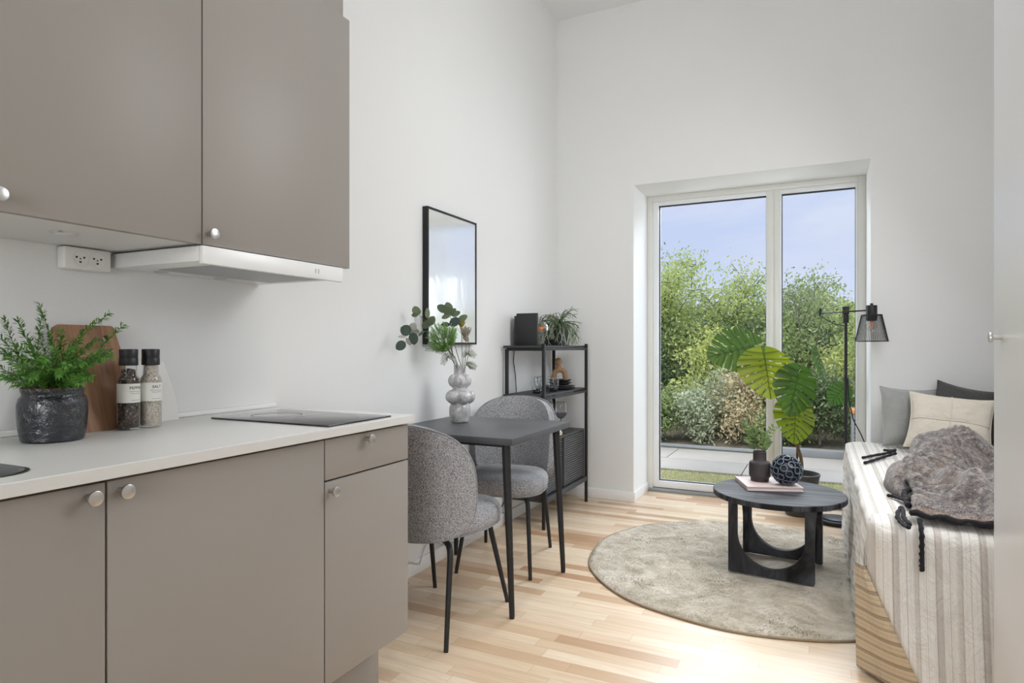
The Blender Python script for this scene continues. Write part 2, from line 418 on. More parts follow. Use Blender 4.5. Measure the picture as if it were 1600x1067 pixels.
# hood
hd = thing('cooker_hood', 'slim white slide-out cooker hood below the right wall cabinet', 'cooker hood', (-1.6, 1.36, 1.335))
HY0, HY1 = 1.100, 1.626
b = MB(); b.box(XB0, -1.424, HY0, HY1, 1.3385, 1.378, 0.0015); b.build('body', m_hood, hd)
fr = MB().box(-1.4235, -1.408, HY0, HY1, 1.331, 1.3775, 0.002).build('front_rail', m_hood, hd)
MB().box(-1.69, -1.44, HY0 + 0.075, HY1 - 0.045, 1.3368, 1.3383, 0.0005).build('grease_filter', m_filter, hd)
for yy in (1.215, 1.42):
    MB().lathe([(0.0001, -0.0025), (0.018, -0.0025), (0.022, -0.0005)], (-1.735, yy, 1.3385), 28).build('hood_lamp', m_steel, hd)
b = MB()
for k, yy in enumerate((1.500, 1.513)):
    for dz, r in ((0.0045, 0.003), (-0.004, 0.002)):
        b.add(*(lambda n: ([(-1.4077, yy + math.cos(a) * rr, 1.354 + dz + math.sin(a) * rr) for rr in (r, r - 0.0008) for a in [2 * PI * i / n for i in range(n)]],
                           [(i, (i + 1) % n, n + (i + 1) % n, n + i) for i in range(n)]))(14))
    b.box(-1.4080, -1.4076, yy - 0.003, yy + 0.003, 1.3535, 1.3542)
b.build('control_icon', m_dark, fr, smooth=0)

# double socket under the cabinet
so = thing('double_socket', 'white double wall socket under the left wall cabinet', 'socket', (XWF, 1.018, 1.325))
MB().box(XWF + 0.0005, XWF + 0.034, 0.960, 1.083, 1.323, 1.3815, 0.006, 3).build('housing', m_white_plastic, so)
for yy in (1.000, 1.044):
    p = MB().lathe([(0.0001, 0.0), (0.0205, 0.0), (0.0213, 0.0008), (0.0205, 0.0016), (0.019, 0.0012), (0.0001, 0.0008)], (XWF + 0.034, yy, 1.351), 32, Matrix.Rotation(PI / 2, 4, 'Y'), caps=False).build('socket_face', m_white_plastic, so)
    b = MB(); X = XWF + 0.0352; rot = Matrix.Rotation(PI / 2, 4, 'Y')
    for dy, dz, r in ((-0.0095, 0.004, 0.0026), (0.0095, 0.004, 0.0026), (0, 0.0, 0.0018)):
        b.lathe([(0.0001, 0.0006), (r, 0.0006), (r, 0.0)], (X, yy + dy, 1.351 + dz), 14, rot)
    b.prism([(-0.0034, -0.0065), (-0.0022, -0.0105), (0.0022, -0.0105), (0.0034, -0.0065)], lambda a, c, tt: (X + tt, yy + a, 1.351 + c), 0.0, 0.0006)
    b.build('pin_hole', m_dark, p, smooth=0)

# ------------------------------------------------------------------ on the worktop
# rosemary-like herb in a glazed pot
t = NT('blue_black_glaze'); v = t.coord()
nz = t.noise(v, 55, 4, 0.6, 0.6); big = t.noise(v, 12, 3)
col = t.mixc(t.ramp(big, [(0.35, (0, 0, 0)), (0.7, (1, 1, 1))]), lin((12, 14, 19)), lin((24, 30, 44)))
col = t.mixc(t.ramp(nz, [(0.62, (0, 0, 0)), (0.75, (0.5, 0.5, 0.5))]), col, lin((60, 68, 84)))
m_glaze = t.fin(t.bsdf(col, 0.10, 0, 0.9, t.bump(nz, 0.9, 0.006)))
m_terra = simple('bare_terracotta_rim', (120, 78, 60), 0.8, var=0.1, vscale=40)
m_soil = simple('dark_soil', (48, 38, 30), 0.95, var=0.3, vscale=60, bump=0.8, bscale=120, bdist=0.01)
m_herb = leaf_mat('herb_needle', (48, 92, 38), (112, 164, 64), 0.25, 0.5)
m_herbstem = simple('green_brown_stem', (74, 92, 48), 0.7)
PC = Vector((-1.612, 0.859, 0.9))
tp = thing('potted_herb', 'bushy green needle-leaved herb in a glossy blue-black glazed pot', 'potted plant', PC)
b = MB(); b.lathe([(0.0001, 0.0005), (0.058, 0.0005), (0.062, 0.004), (0.0665, 0.03), (0.0690, 0.065), (0.0685, 0.088), (0.0655, 0.100), (0.0605, 0.106), (0.0600, 0.110), (0.0612, 0.114), (0.0625, 0.119), (0.0618, 0.1235), (0.059, 0.1245), (0.0565, 0.121), (0.055, 0.10), (0.0545, 0.095)], PC, 56, caps=False)
b.build('pot', m_glaze, tp)
MB().lathe([(0.0590, 0.1242), (0.0616, 0.1242), (0.0605, 0.1256), (0.0585, 0.1254)], PC, 56, caps=False).build('bare_rim', m_terra, tp)
MB().lathe([(0.0001, 0.104), (0.030, 0.104), (0.0565, 0.100)], PC, 32, caps=False).build('soil', m_soil, tp)

def sprig(bs, bl, p0, tip, bow, nl, ll, lw, rng, droop=0.3, r0=0.0016, start=0.12, whorl=3, up=0.5, tints=None):
    """a curved stem with narrow leaves set round it"""
    p0 = Vector(p0); tip = Vector(tip); bow = Vector(bow)
    pts = []
    for i in range(13):
        u = i / 12; pts.append(p0.lerp(tip, u) + bow * (4 * u * (1 - u)))
    bs.tube(pts, [r0 * (1 - 0.7 * i / 12) for i in range(13)], 5)
    for k in range(nl):
        u = start + (1 - start) * (k + rng.random() * 0.5) / nl
        i = min(int(u * 12), 11); f = u * 12 - i
        p = pts[i].lerp(pts[i + 1], f); d = (pts[i + 1] - pts[i]).normalized()
        side = d.cross(Vector((rng.uniform(-1, 1), rng.uniform(-1, 1), rng.uniform(-1, 1)))).normalized()
        L = ll * (0.65 + 0.5 * rng.random()) * (1 - 0.45 * u)
        dirn = (side + d * up).normalized()
        m1 = p + dirn * L * 0.5 + Vector((0, 0, 0.06 * L)); e = p + dirn * L * 0.9 + d * L * 0.25 - Vector((0, 0, droop * L))
        wv = dirn.cross(d).normalized() * lw * 0.5
        tn = rng.random()
        bl.add([p, m1 + wv, e, m1 - wv], [(0, 1, 2, 3)], tint=[tn] * 4)
rng = random.Random(3)
bs = MB(); bl = MB()
tips = []
for u, vv, c in ((60, 472, 1.50), (66, 488, 1.5), (75, 520, 1.46), (6, 497, 1.44), (28, 500, 1.5), (-15, 520, 1.42), (-12, 570, 1.38), (-10, 545, 1.5), (5, 590, 1.36), (18, 600, 1.34), (-20, 590, 1.44), (172, 490, 1.50), (194, 508, 1.50), (174, 549, 1.44), (176, 558, 1.42), (144, 590, 1.42), (130, 515, 1.5), (126, 600, 1.36), (100, 525, 1.48), (95, 515, 1.52), (112, 545, 1.40), (70, 560, 1.34), (40, 560, 1.36), (45, 530, 1.40), (105, 570, 1.36), (30, 575, 1.34), (85, 545, 1.38), (150, 560, 1.47), (155, 530, 1.5), (8, 560, 1.36), (50, 590, 1.33), (90, 585, 1.33), (25, 540, 1.42), (60, 520, 1.44), (130, 565, 1.38), (142, 540, 1.48), (118, 530, 1.5)):
    tips.append(at(u, vv, c))
for i, tp_ in enumerate(tips):
    a = rng.uniform(0, 2 * PI); r = 0.04 * math.sqrt(rng.random())
    p0 = PC + Vector((r * math.cos(a), r * math.sin(a), 0.103))
    d = tp_ - p0
    tp_.x = max(tp_.x, -1.712 if tp_.y > 0.87 else XWF + 0.03)
    bow = Vector((d.x * 0.0, d.y * 0.0, 0)) + Vector((rng.uniform(-.012, .012), rng.uniform(-.012, .012), 0.14 * math.hypot(d.x, d.y)))
    L = d.length
    sprig(bs, bl, p0, tp_, bow, int(66 * (0.4 + L / 0.15)), 0.027, 0.0042, rng, 0.15, 0.0014, 0.1)
bs.build('stems', m_herbstem, tp); bl.build('foliage', m_herb, tp, smooth=0)

# chopping board leaning on the wall
t = NT('walnut_board'); v = t.coord('Object', (1, 26, 2.2))
g = t.noise(v, 1.5, 5, 0.6, 1.2); g2 = t.noise(t.coord('Object', (1, 8, 0.7)), 1.2, 2)
col = t.mixc(g2, lin((150, 110, 84)), lin((176, 136, 106)))
col = t.mixc(t.ramp(g, [(0.4, (0, 0, 0)), (0.7, (0.8, 0.8, 0.8))]), col, lin((112, 78, 58)))
m_walnut = t.fin(t.bsdf(col, 0.5, 0, 0.3, t.bump(g, 0.1, 0.001)))
b0 = Vector((-1.672, 0.0, 0.9003)); b1 = Vector((-1.7545, 0.0, 1.1765))
updir = (b1 - b0).normalized(); nrm = Vector((updir.z, 0, -updir.x)); LB = (b1 - b0).length
YBL, YBR = 0.905, 1.072
def brd(a, h, tt): return b0 + Vector((0, a, 0)) + updir * h + nrm * tt
poly = [(YBL, 0.004), (YBL + 0.004, 0), (YBR + 0.010 - 0.004, 0), (YBR + 0.010, 0.004), (YBR + 0.030, LB * 0.62)]
for k in range(6):
    a = math.radians(15 * k); poly.append((1.0775 + 0.012 * math.cos(a), LB - 0.012 + 0.012 * math.sin(a)))
for k in range(6):
    a = math.radians(90 + 15 * k); poly.append((0.948 + 0.012 * math.cos(a), LB - 0.012 + 0.012 * math.sin(a)))
bm = bmesh.new(); HC = (1.062, LB - 0.036); HR = 0.0085
front = [bm.verts.new((a, h, 0)) for a, h in poly]; hole = [bm.verts.new((HC[0] + HR * math.cos(2 * PI * k / 20), HC[1] + HR * math.sin(2 * PI * k / 20), 0)) for k in range(20)]
ed = [bm.edges.new((l[i], l[(i + 1) % len(l)])) for l in (front, hole) for i in range(len(l))]
bmesh.ops.triangle_fill(bm, edges=ed, use_beauty=True)
geo = bmesh.ops.extrude_face_region(bm, geom=bm.faces[:]); 
for vv in [g_ for g_ in geo['geom'] if isinstance(g_, bmesh.types.BMVert)]: vv.co.z = 0.016
for vv in bm.verts: vv.co = brd(vv.co.x, vv.co.y, vv.co.z - 0.016)
o = MB().bm(bm).build('chopping_board', m_walnut, loc=(-1.68, 1.0, 0.9)); tag(o, 'walnut chopping board with a hanging hole leaning on the wall', 'chopping board')
# pale marble slab behind the grinders
m_marble = simple('pale_marble', (224, 222, 218), 0.35, var=0.04, vscale=14)
b0 = Vector((-1.7285, 0, 0.9003)); b1 = Vector((-1.758, 0, 1.075)); updir = (b1 - b0).normalized(); nrm = Vector((updir.z, 0, -updir.x)); LB = (b1 - b0).length
o = MB().prism([(1.105, 0), (1.268, 0), (1.268, 0.06), (1.240, LB - 0.004), (1.236, LB), (1.115, LB), (1.11, LB - 0.004)], brd, -0.012, 0.0).build('marble_board', m_marble, loc=(-1.74, 1.19, 0.9))
tag(o, 'pale marble serving board leaning on the wall behind the salt grinder', 'serving board')

# grinders
m_cap = simple('black_ribbed_plastic', (30, 30, 33), 0.4, spec=0.5)
m_glassb = thin_glass('clear_bottle_glass', (0.93, 0.95, 0.95), 0.02, 1.6)
m_label = simple('off_white_paper_label', (232, 230, 224), 0.7)
m_ink = simple('black_ink', (30, 30, 34), 0.7); m_ink2 = simple('grey_ink', (140, 140, 142), 0.7)
def grains(name, cs, scale):
    t = NT(name); v = t.coord(); vo = t.n('ShaderNodeTexVoronoi'); vo.inputs['Scale'].default_value = scale; t.l(v, vo.inputs['Vector'])
    sp = t.n('ShaderNodeSeparateColor'); t.l(vo.outputs['Color'], sp.inputs[0])
    col = t.ramp(sp.outputs[0], cs, 'CONSTANT')
    return t.fin(t.bsdf(col, 0.7, 0, 0.3, t.bump(vo.outputs['Distance'], 0.8, 0.003)))
m_pepper = grains('peppercorns', [(0, lin((38, 32, 30))), (0.35, lin((70, 54, 46))), (0.6, lin((104, 80, 66))), (0.8, lin((52, 46, 46))), (0.93, lin((150, 132, 116)))], 260)
m_salt = grains('coarse_salt', [(0, lin((212, 198, 184))), (0.5, lin((200, 184, 169))), (0.7, lin((222, 211, 200))), (0.88, lin((178, 156, 140))), (0.95, lin((232, 225, 217)))], 260)
def textmesh(s, size):
    cu = bpy.data.curves.new('tmp', 'FONT'); cu.body = s; cu.size = size; cu.align_x = 'CENTER'; cu.align_y = 'CENTER'; cu.resolution_u = 3
    ob = bpy.data.objects.new('tmp', cu); COL.objects.link(ob); bpy.context.view_layer.update()
    me = bpy.data.meshes.new_from_object(ob.evaluated_get(bpy.context.evaluated_depsgraph_get()))
    vs = [v.co.copy() for v in me.vertices]; fs = [tuple(p.vertices) for p in me.polygons]
    bpy.data.objects.remove(ob); bpy.data.curves.remove(cu); bpy.data.meshes.remove(me)
    return vs, fs
def grinder(name, label, c, content, mcont, word, sub, face):
    c = Vector(c); g = thing(name, label, 'grinder', c, group='spice grinders on the worktop'); R = 0.0268
    MB().lathe([(0.0001, 0.002), (R - 0.004, 0.0015), (R - 0.001, 0.003), (R, 0.007), (R, 0.128), (R - 0.001, 0.134), (R - 0.006, 0.142), (0.0195, 0.146), (0.0190, 0.172)], c, 40, caps=False).build('glass_bottle', m_glassb, g)
    MB().lathe([(0.0001, 0.006), (R - 0.0030, 0.006), (R - 0.0024, 0.010), (R - 0.0024, 0.126), (R - 0.004, 0.134), (0.0170, 0.143)] + ([(0.016, content), (0.0001, content + 0.004)]), c, 36, caps=False).build('spice_filling', mcont, g)
    b = MB(); b.lathe([(0.0190, 0.169), (0.0218, 0.1695), (0.0222, 0.172), (0.0218, 0.188), (0.0212, 0.189), (0.0214, 0.190), (0.0218, 0.210), (0.0205, 0.2125), (0.0001, 0.2128)], c, 48, caps=False, wob=lambda a, z: 0.012 * math.cos(a * 24)); b.build('grinder_cap', m_cap, g)
    lb = MB().lathe([(R + 0.0003, 0.072), (R + 0.0006, 0.072), (R + 0.0006, 0.122), (R + 0.0003, 0.122)], c, 48, caps=False).build('paper_label', m_label, g)
    def wrap(vs, z): 
        return [(c.x + (R + 0.0009) * math.cos(face + v.x / R), c.y + (R + 0.0009) * math.sin(face + v.x / R), c.z + z + v.y) for v in vs]
    vs, fs = textmesh(word, 0.0105); b = MB(); b.add(wrap(vs, 0.1105), fs)
    def bold(dx): b.add(wrap([Vector((v.x + dx, v.y, 0)) for v in vs], 0.1105), fs)
    bold(0.00015)
    b.build('label_word', m_ink, lb, smooth=0)
    b = MB(); 
    for z, w_ in ((0.1015, 0.017), (0.0965, 0.013), (0.0785, 0.012)):
        n = 10; vs = [Vector((-w_ + 2 * w_ * i / n, dy, 0)) for dy in (-0.0005, 0.0005) for i in range(n + 1)]
        b.add(wrap(vs, z), [(i, i + 1, n + 2 + i, n + 1 + i) for i in range(n)])
    b.build('label_line', m_ink2, lb, smooth=0)
    return g
CVD = math.atan2(-1.07, 1.655)     # direction of the viewer seen from the grinders
grinder('pepper_grinder', 'glass pepper grinder with black cap, filled with dark peppercorns', (-1.640, 1.057, 0.9), 0.158, m_pepper, 'PEPPER', '', CVD + 0.68)
grinder('salt_grinder', 'glass salt grinder with black cap, filled with pale pinkish salt', (-1.640, 1.1186, 0.9), 0.168, m_salt, 'SALT', '', CVD + 0.55)
# ------------------------------------------------------------------ dining table
t = NT('charcoal_laminate'); v = t.coord()
cl = t.noise(v, 4.5, 4, 0.6, 0.5)
m_table = t.fin(t.bsdf(t.mixc(cl, lin((66, 67, 70)), lin((92, 93, 96))), 0.42, 0, 0.45, t.bump(t.noise(v, 300, 2), 0.05, 0.001)))
TX0, TX1, TY0, TY1, TZ = -1.772, -1.110, 2.290, 2.944, 0.745
dt = thing('dining_table', 'square charcoal dining table with slim black legs against the left wall', 'table', (-1.44, 2.617, 0))
MB().box(TX0, TX1, TY0, TY1, TZ - 0.028, TZ, 0.0015).build('tabletop', m_table, dt)
MB().box(TX0 + 0.05, TX1 - 0.06, TY0 + 0.05, TY1 - 0.05, TZ - 0.045, TZ - 0.028).build('underframe', m_black, dt)
for (tx, ty, fx, fy) in ((-1.166, 2.345, -1.133, 2.335), (-1.166, 2.900, -1.136, 2.922), (-1.735, 2.345, -1.752, 2.335), (-1.735, 2.900, -1.752, 2.920)):
    b = MB(); b.tube([(tx, ty, TZ - 0.028), (tx * .7 + fx * .3, ty * .7 + fy * .3, 0.5), (fx, fy, 0.012), (fx, fy, 0.0)], [0.0185, 0.0165, 0.0115, 0.0105], 20)
    b.build('leg', m_black, dt)

# ------------------------------------------------------------------ chairs
m_boucle = fabric('grey_tweed_boucle', (72, 72, 76), (212, 212, 216), 260, 0.6, 0.95, 0.15, 0.004)
m_pipe = fabric('pale_grey_piping', (112, 112, 116), (176, 176, 180), 300, 0.4)
def make_chair():
    c = thing('dining_chair', 'x', 'chair', (0, 0, 0), group='grey upholstered dining chairs')
    # seat cushion
    hx, y0, y1, z0, z1 = 0.222, -0.185, 0.240, 0.372, 0.478
    yc, hy = (y0 + y1) / 2, (y1 - y0) / 2
    prof = [(0.0, 0.0), (0.55, 0.0), (0.90, 0.006), (0.975, 0.02), (1.0, 0.045), (0.995, 0.066), (0.965, 0.085), (0.90, 0.097), (0.75, 0.103), (0.45, 0.106), (0.0, 0.106)]
    seg = 56; vs = []; fs = []
    for r, z in prof:
        for k in range(seg):
            a = 2 * PI * k / seg; ca, sa = math.cos(a), math.sin(a)
            e = 0.62
            x = hx * math.copysign(abs(ca) ** e, ca); y = hy * math.copysign(abs(sa) ** e, sa)
            if y < 0: x *= 1 - 0.12 * (-y / hy) ** 2
            vs.append((x * max(r, 1e-4), yc + y * max(r, 1e-4), z0 + z + (0.004 * (1 - r) if z > 0.1 else 0)))
    for i in range(len(prof) - 1):
        for k in range(seg):
            fs.append((i * seg + k, i * seg + (k + 1) % seg, (i + 1) * seg + (k + 1) % seg, (i + 1) * seg + k))
    s_ = MB().add(vs, fs).build('seat', m_boucle, c, 60, world=False)
    pts = []
    for k in range(seg + 1):
        a = 2 * PI * k / seg; ca, sa = math.cos(a), math.sin(a)
        x = hx * math.copysign(abs(ca) ** 0.62, ca); y = hy * math.copysign(abs(sa) ** 0.62, sa)
        if y < 0: x *= 1 - 0.12 * (-y / hy) ** 2
        pts.append((x * 0.972, yc + y * 0.972, z0 + 0.0155))
    MB().tube(pts, 0.0032, 6, False).build('piping', m_pipe, s_, 60, world=False)
    # wrap-round back shell: a rounded panel bent round the seat
    za, zb = 0.388, 0.832
    def shape(u, w_, grow=0.0):
        X = u * math.sqrt(1 - w_ * w_ / 2); Y = w_ * math.sqrt(1 - u * u / 2); r = math.hypot(X, Y)
        if r > 1e-6:
            p_ = 2.45 if Y > 0 else 3.4
            k_ = r / (abs(X) ** p_ + abs(Y) ** p_) ** (1 / p_); X *= k_; Y *= k_
        vv = 0.42 + Y * (0.58 if Y > 0 else 0.42)
        th = math.radians(76) * X
        a = 0.230 + 0.010 * math.sin(PI * vv) - 0.012 * (1 - vv) + grow; bq = 0.195 + 0.025 * vv + grow
        return Vector((a * math.sin(th), -0.058 - 0.045 * vv ** 1.5 - bq * math.cos(th), za + (zb - za) * vv))
    b = MB(); b.grid(lambda u, w_: shape(2 * u - 1, 2 * w_ - 1), 32, 28)
    o = b.build('backrest', m_boucle, c, 80, world=False)
    mod(o, 'SOLIDIFY', thickness=0.040, offset=0.0); mod(o, 'BEVEL', width=0.013, segments=3, limit_method='ANGLE', angle_limit=math.radians(50)); mod(o, 'SUBSURF', levels=1, render_levels=1)
    N = 48; ring = [(-1 + 2 * k / N, 1) for k in range(N)] + [(1, 1 - 2 * k / N) for k in range(N)] + [(1 - 2 * k / N, -1) for k in range(N)] + [(-1, -1 + 2 * k / N) for k in range(N + 1)]
    pp = []
    for u, w_ in ring:
        p_ = shape(u, w_, 0.018); q_ = shape(u * .9, w_ * .9, 0.018); pp.append(p_ + (p_ - q_).normalized() * 0.0015)
    MB().tube(pp, 0.0034, 6, False).build('piping', m_pipe, o, 60, world=False)
    # steel legs, bent where they meet the seat
    for sx in (-1, 1):
        b = MB(); b.tube([(sx * 0.06, -0.10, 0.366), (sx * 0.125, -0.150, 0.366), (sx * 0.150, -0.172, 0.361), (sx * 0.164, -0.186, 0.345), (sx * 0.168, -0.192, 0.32), (sx * 0.187, -0.252, 0.01), (sx * 0.187, -0.2525, 0)], [0.0115] * 5 + [0.009, 0.009], 16)
        b.build('leg', m_black, c, 50, world=False)
        b = MB(); b.tube([(sx * 0.06, 0.10, 0.366), (sx * 0.125, 0.138, 0.366), (sx * 0.143, 0.150, 0.361), (sx * 0.153, 0.160, 0.345), (sx * 0.156, 0.165, 0.32), (sx * 0.187, 0.252, 0.01), (sx * 0.187, 0.2525, 0)], [0.0115] * 5 + [0.009, 0.009], 16)
        b.build('leg', m_black, c, 50, world=False)
    b = MB(); b.box(-0.09, 0.09, -0.11, 0.11, 0.358, 0.372, 0.002); b.build('seat_plate', m_black, c, world=False)
    return c
ch = make_chair()
ch.location = (-1.413, 2.225, 0); ch['label'] = 'grey boucle dining chair with its back to the kitchen cabinets'
c2 = copy_tree(ch); c2.location = (-1.474, 2.966, 0); c2.rotation_euler = (0, 0, PI + math.radians(11.5)); c2['label'] = 'grey boucle dining chair facing the kitchen, on the far side of the table'

# ------------------------------------------------------------------ bubble vase with greenery
t = NT('crackled_grey_glaze'); v = t.coord()
nz = t.noise(v, 30, 4, 0.6, 0.5); mk = t.noise(v, 120, 3, 0.7)
col = t.mixc(t.ramp(nz, [(0.35, (0, 0, 0)), (0.7, (1, 1, 1))]), lin((160, 158, 160)), lin((216, 214, 214)))
col = t.mixc(t.ramp(mk, [(0.58, (0, 0, 0)), (0.70, (0.75, 0.75, 0.75))]), col, lin((112, 110, 112)))
m_vase = t.fin(t.bsdf(col, 0.16, 0, 0.6, t.bump(nz, 0.35, 0.006)))
VC = Vector((-1.592, 2.690, TZ))
vs_ = thing('bubble_vase', 'pale grey glazed ceramic vase made of bulging spheres, on the dining table', 'vase', VC)
b = MB()
b.lathe([(0.0001, 0.0005), (0.040, 0.0005), (0.044, 0.006), (0.052, 0.035), (0.0535, 0.060), (0.050, 0.080), (0.043, 0.095), (0.045, 0.14), (0.036, 0.17), (0.038, 0.21), (0.030, 0.235), (0.0285, 0.262), (0.0305, 0.281), (0.0285, 0.283), (0.0255, 0.280), (0.0245, 0.25), (0.02, 0.20), (0.0001, 0.19)], VC, 40, caps=False)
ang = math.atan2(-VC.y, -VC.x)
for k in range(5):
    a = ang + 0.45 + 2 * PI * k / 5; b.ball(VC + Vector((0.040 * math.cos(a), 0.040 * math.sin(a), 0.125)), 0.0365, 24, 14, (1, 1, 0.95))
for k in range(5):
    a = ang - 0.05 + 2 * PI * k / 5; b.ball(VC + Vector((0.0305 * math.cos(a), 0.0305 * math.sin(a), 0.205)), 0.0285, 24, 14, (1, 1, 1.15))
o = b.build('body', m_vase, vs_, 180)
mod(o, 'REMESH', mode='VOXEL', voxel_size=0.0024, use_smooth_shade=True); mod(o, 'SMOOTH', factor=0.5, iterations=5)

m_euca = leaf_mat('eucalyptus_leaf', (58, 74, 70), (104, 118, 102), 0.2, 0.5, 0.3)
m_euca2 = leaf_mat('eucalyptus_leaf_olive', (74, 90, 68), (120, 132, 100), 0.25, 0.5, 0.3)
m_twig = simple('brown_green_twig', (92, 92, 66), 0.7)
m_fern = leaf_mat('fern_green', (104, 164, 88), (182, 214, 136), 0.35, 0.6)
m_fern2 = leaf_mat('grey_green_fern', (100, 112, 92), (140, 150, 122), 0.3, 0.6)
m_dry = leaf_mat('dried_flower_bract', (150, 142, 130), (196, 186, 172), 0.3, 0.7)
m_yel = leaf_mat('yellow_green_blossom', (150, 146, 62), (190, 176, 84), 0.3, 0.7)

def leafshape(bl, base, dirn, normal, L, W, curl=0.15, n=7, tint=0.5, round_=0.5, fold=0.12):
    """an oval leaf blade with a curved midrib"""
    d = Vector(dirn).normalized(); nn = Vector(normal); nn = (nn - d * nn.dot(d)).normalized(); s = d.cross(nn)
    vs = []; fs = []
    for i in range(n + 1):
        u = i / n; w_ = W * 0.5 * (max(0.0, math.sin(PI * u ** (0.9 if round_ > 0.4 else 0.75)))) ** (0.55 if round_ > 0.4 else 0.9)
        cpt = Vector(base) + d * (L * u) - nn * (curl * L * u * u)
        for q in (-1, 0, 1):
            vs.append(cpt + s * (w_ * q) + nn * (fold * w_ * abs(q)))
    for i in range(n):
        for q in range(2):
            fs.append((i * 3 + q, i * 3 + q + 1, (i + 1) * 3 + q + 1, (i + 1) * 3 + q))
    bl.add(vs, fs, tint=[tint] * len(vs))
VD = 3.105
vm = VC + Vector((0, 0, 0.20))
def bez(p0, p1, p2, n=14):
    return [p0 * (1 - u) ** 2 + p1 * (2 * u * (1 - u)) + p2 * u * u for u in [i / n for i in range(n + 1)]]
toC = Vector((-VC.x, -VC.y, 0)).normalized()
def eucalyptus(label, path, leaves, mats):
    g = thing('eucalyptus_branch', label, 'branch', VC + Vector((0, 0, 0.1)), group='stems in the bubble vase')
    b = MB(); b.tube(path, [0.0019 - 0.0010 * i / (len(path) - 1) for i in range(len(path))], 6); b.build('stem', m_twig, g)
    mm = VD / FPX
    for (u, v_, dc, lp, wp, ang_, face, tn, mi) in leaves:
        dc -= max(0.0, (668 - u) * 0.0062)      # centre, depth shift, length and width, direction, how squarely it faces the room
        d = RT * math.cos(math.radians(ang_)) + Vector((0, 0, 1)) * math.sin(math.radians(ang_))
        L, W_ = lp * mm * (1 + dc / VD), wp * mm * (1 + dc / VD); p = at(u, v_, VD + dc) - d * L * 0.5
        side = d.cross(toC).normalized(); n_ = (toC * face + side * (1 - face) * (1 if tn > .5 else -1) + Vector((0, 0, .15))).normalized()
        # a short leaf stalk back to the twig
        near = min(path, key=lambda q: (q - p).length)
        bl = MB(); leafshape(bl, p, d, n_, L, W_ * (1 if face > .6 else 1.5), 0.10, 8, tn); o = bl.build('leaf', mats[mi], g, 180)
        if (near - p).length < 0.07: MB().tube([near, near.lerp(p, .6) + Vector((0, 0, .003)), p + d * L * .12], 0.0008, 5).build('leaf_stalk', m_twig, o, 180)
    return g
e0 = Vector((VC.x, VC.y, TZ + 0.21))
P0 = e0 + RT * -0.006
m_pale = leaf_mat('pale_leaf_underside', (138, 140, 132), (186, 186, 176), 0.3, 0.6, 0.2)
MS = [m_euca, m_euca2, m_pale]
eucalyptus('eucalyptus branch with round blue-green leaves reaching furthest left out of the bubble vase',
    [P0] + bez(at(710, 570, VD), at(690, 505, VD - 0.06), at(638, 520, VD - 0.20), 12),
    [(645, 511, .03, 15, 13, 60, .8, .8, 2), (649, 518, .02, 14, 11, -20, .8, .6, 2), (634, 516, -.03, 19, 18, 150, .95, .2, 0), (626, 540, -.04, 19, 15, 215, .95, .3, 0), (646, 529, -.05, 20, 15, -80, .95, .15, 0), (628, 526, -.02, 13, 5, 170, .5, .8, 2), (638, 534, -.02, 14, 6, -65, .5, .7, 2), (658, 521, -.02, 13, 5, 215, .5, .6, 0)], MS)
eucalyptus('eucalyptus branch with small round leaves rising left in front of the mirror frame',
    [P0 + RT * 0.004] + bez(at(714, 570, VD), at(690, 520, VD - .03), at(652, 490, VD - .11), 12),
    [(650, 485, -.01, 15, 13, 110, .9, .7, 1), (648, 492, -.02, 11, 7, 185, .8, .5, 1), (654, 488, -.02, 10, 7, 60, .8, .4, 0), (668, 489, -.02, 17, 6, 85, .6, .9, 1), (674, 501, -.03, 17, 13, 60, .9, .3, 1), (666, 507, -.01, 17, 12, 215, .9, .4, 1)], MS)
eucalyptus('eucalyptus branch with large oval leaves standing tallest in the bubble vase',
    [P0 + RT * 0.010] + bez(at(720, 570, VD), at(704, 525, VD), at(704, 484, VD), 12),
    [(691, 482, .0, 19, 13, 150, .9, .25, 1), (701, 480, .01, 18, 13, 110, .9, .6, 1), (699, 486, -.02, 14, 11, 220, .9, .35, 1), (697, 494, -.02, 16, 9, 200, .8, .8, 1), (707, 487, .0, 15, 9, 50, .8, .5, 1), (712, 490, .0, 16, 9, 20, .8, .55, 1), (710, 503, -.04, 19, 14, 215, .95, .1, 0), (723, 497, -.01, 17, 10, 30, .85, .6, 1), (696, 507, -.03, 14, 8, 180, .8, .2, 0), (694, 546, -.06, 19, 8, 185, .8, .6, 1)], MS)
# bushy asparagus fern
g = thing('asparagus_fern', 'bright green feathery fern bunch in the middle of the bubble vase', 'fern', VC + Vector((0, 0, 0.1)), group='stems in the bubble vase')
rng = random.Random(11); bs = MB(); bl = MB()
for k in range(190):
    r_ = math.sqrt(rng.random()); a_ = rng.uniform(0, 2 * PI); u = 690 + 26 * r_ * math.cos(a_); v_ = 526 + 25 * r_ * math.sin(a_) - (u - 690) * .1; dc = rng.uniform(-.10, -.02)
    e_ = at(u, v_, VD + dc); c_ = at(698, 540, VD - .05); d_ = (e_ - c_).normalized() + Vector((0, 0, .35)); p0 = e_ - d_.normalized() * rng.uniform(.035, .055)
    sprig(bs, bl, p0, e_, Vector((0, 0, 0.004)), 60, 0.0125, 0.0016, rng, 0.05, 0.0007, 0.05, up=0.6)
for k in range(9):
    e_ = at(rng.uniform(672, 712), rng.uniform(508, 545), VD - .05); bs.tube(bez(at(711, 560, VD - .01), at(702, 545, VD - .03), e_, 8), 0.0009, 5)
bs.tube([P0 + RT * 0.012, at(716, 572, VD), at(710, 556, VD - 0.02)], 0.0016, 6)
bs.build('stem', m_twig, g); bl.build('foliage', m_fern, g, 0)
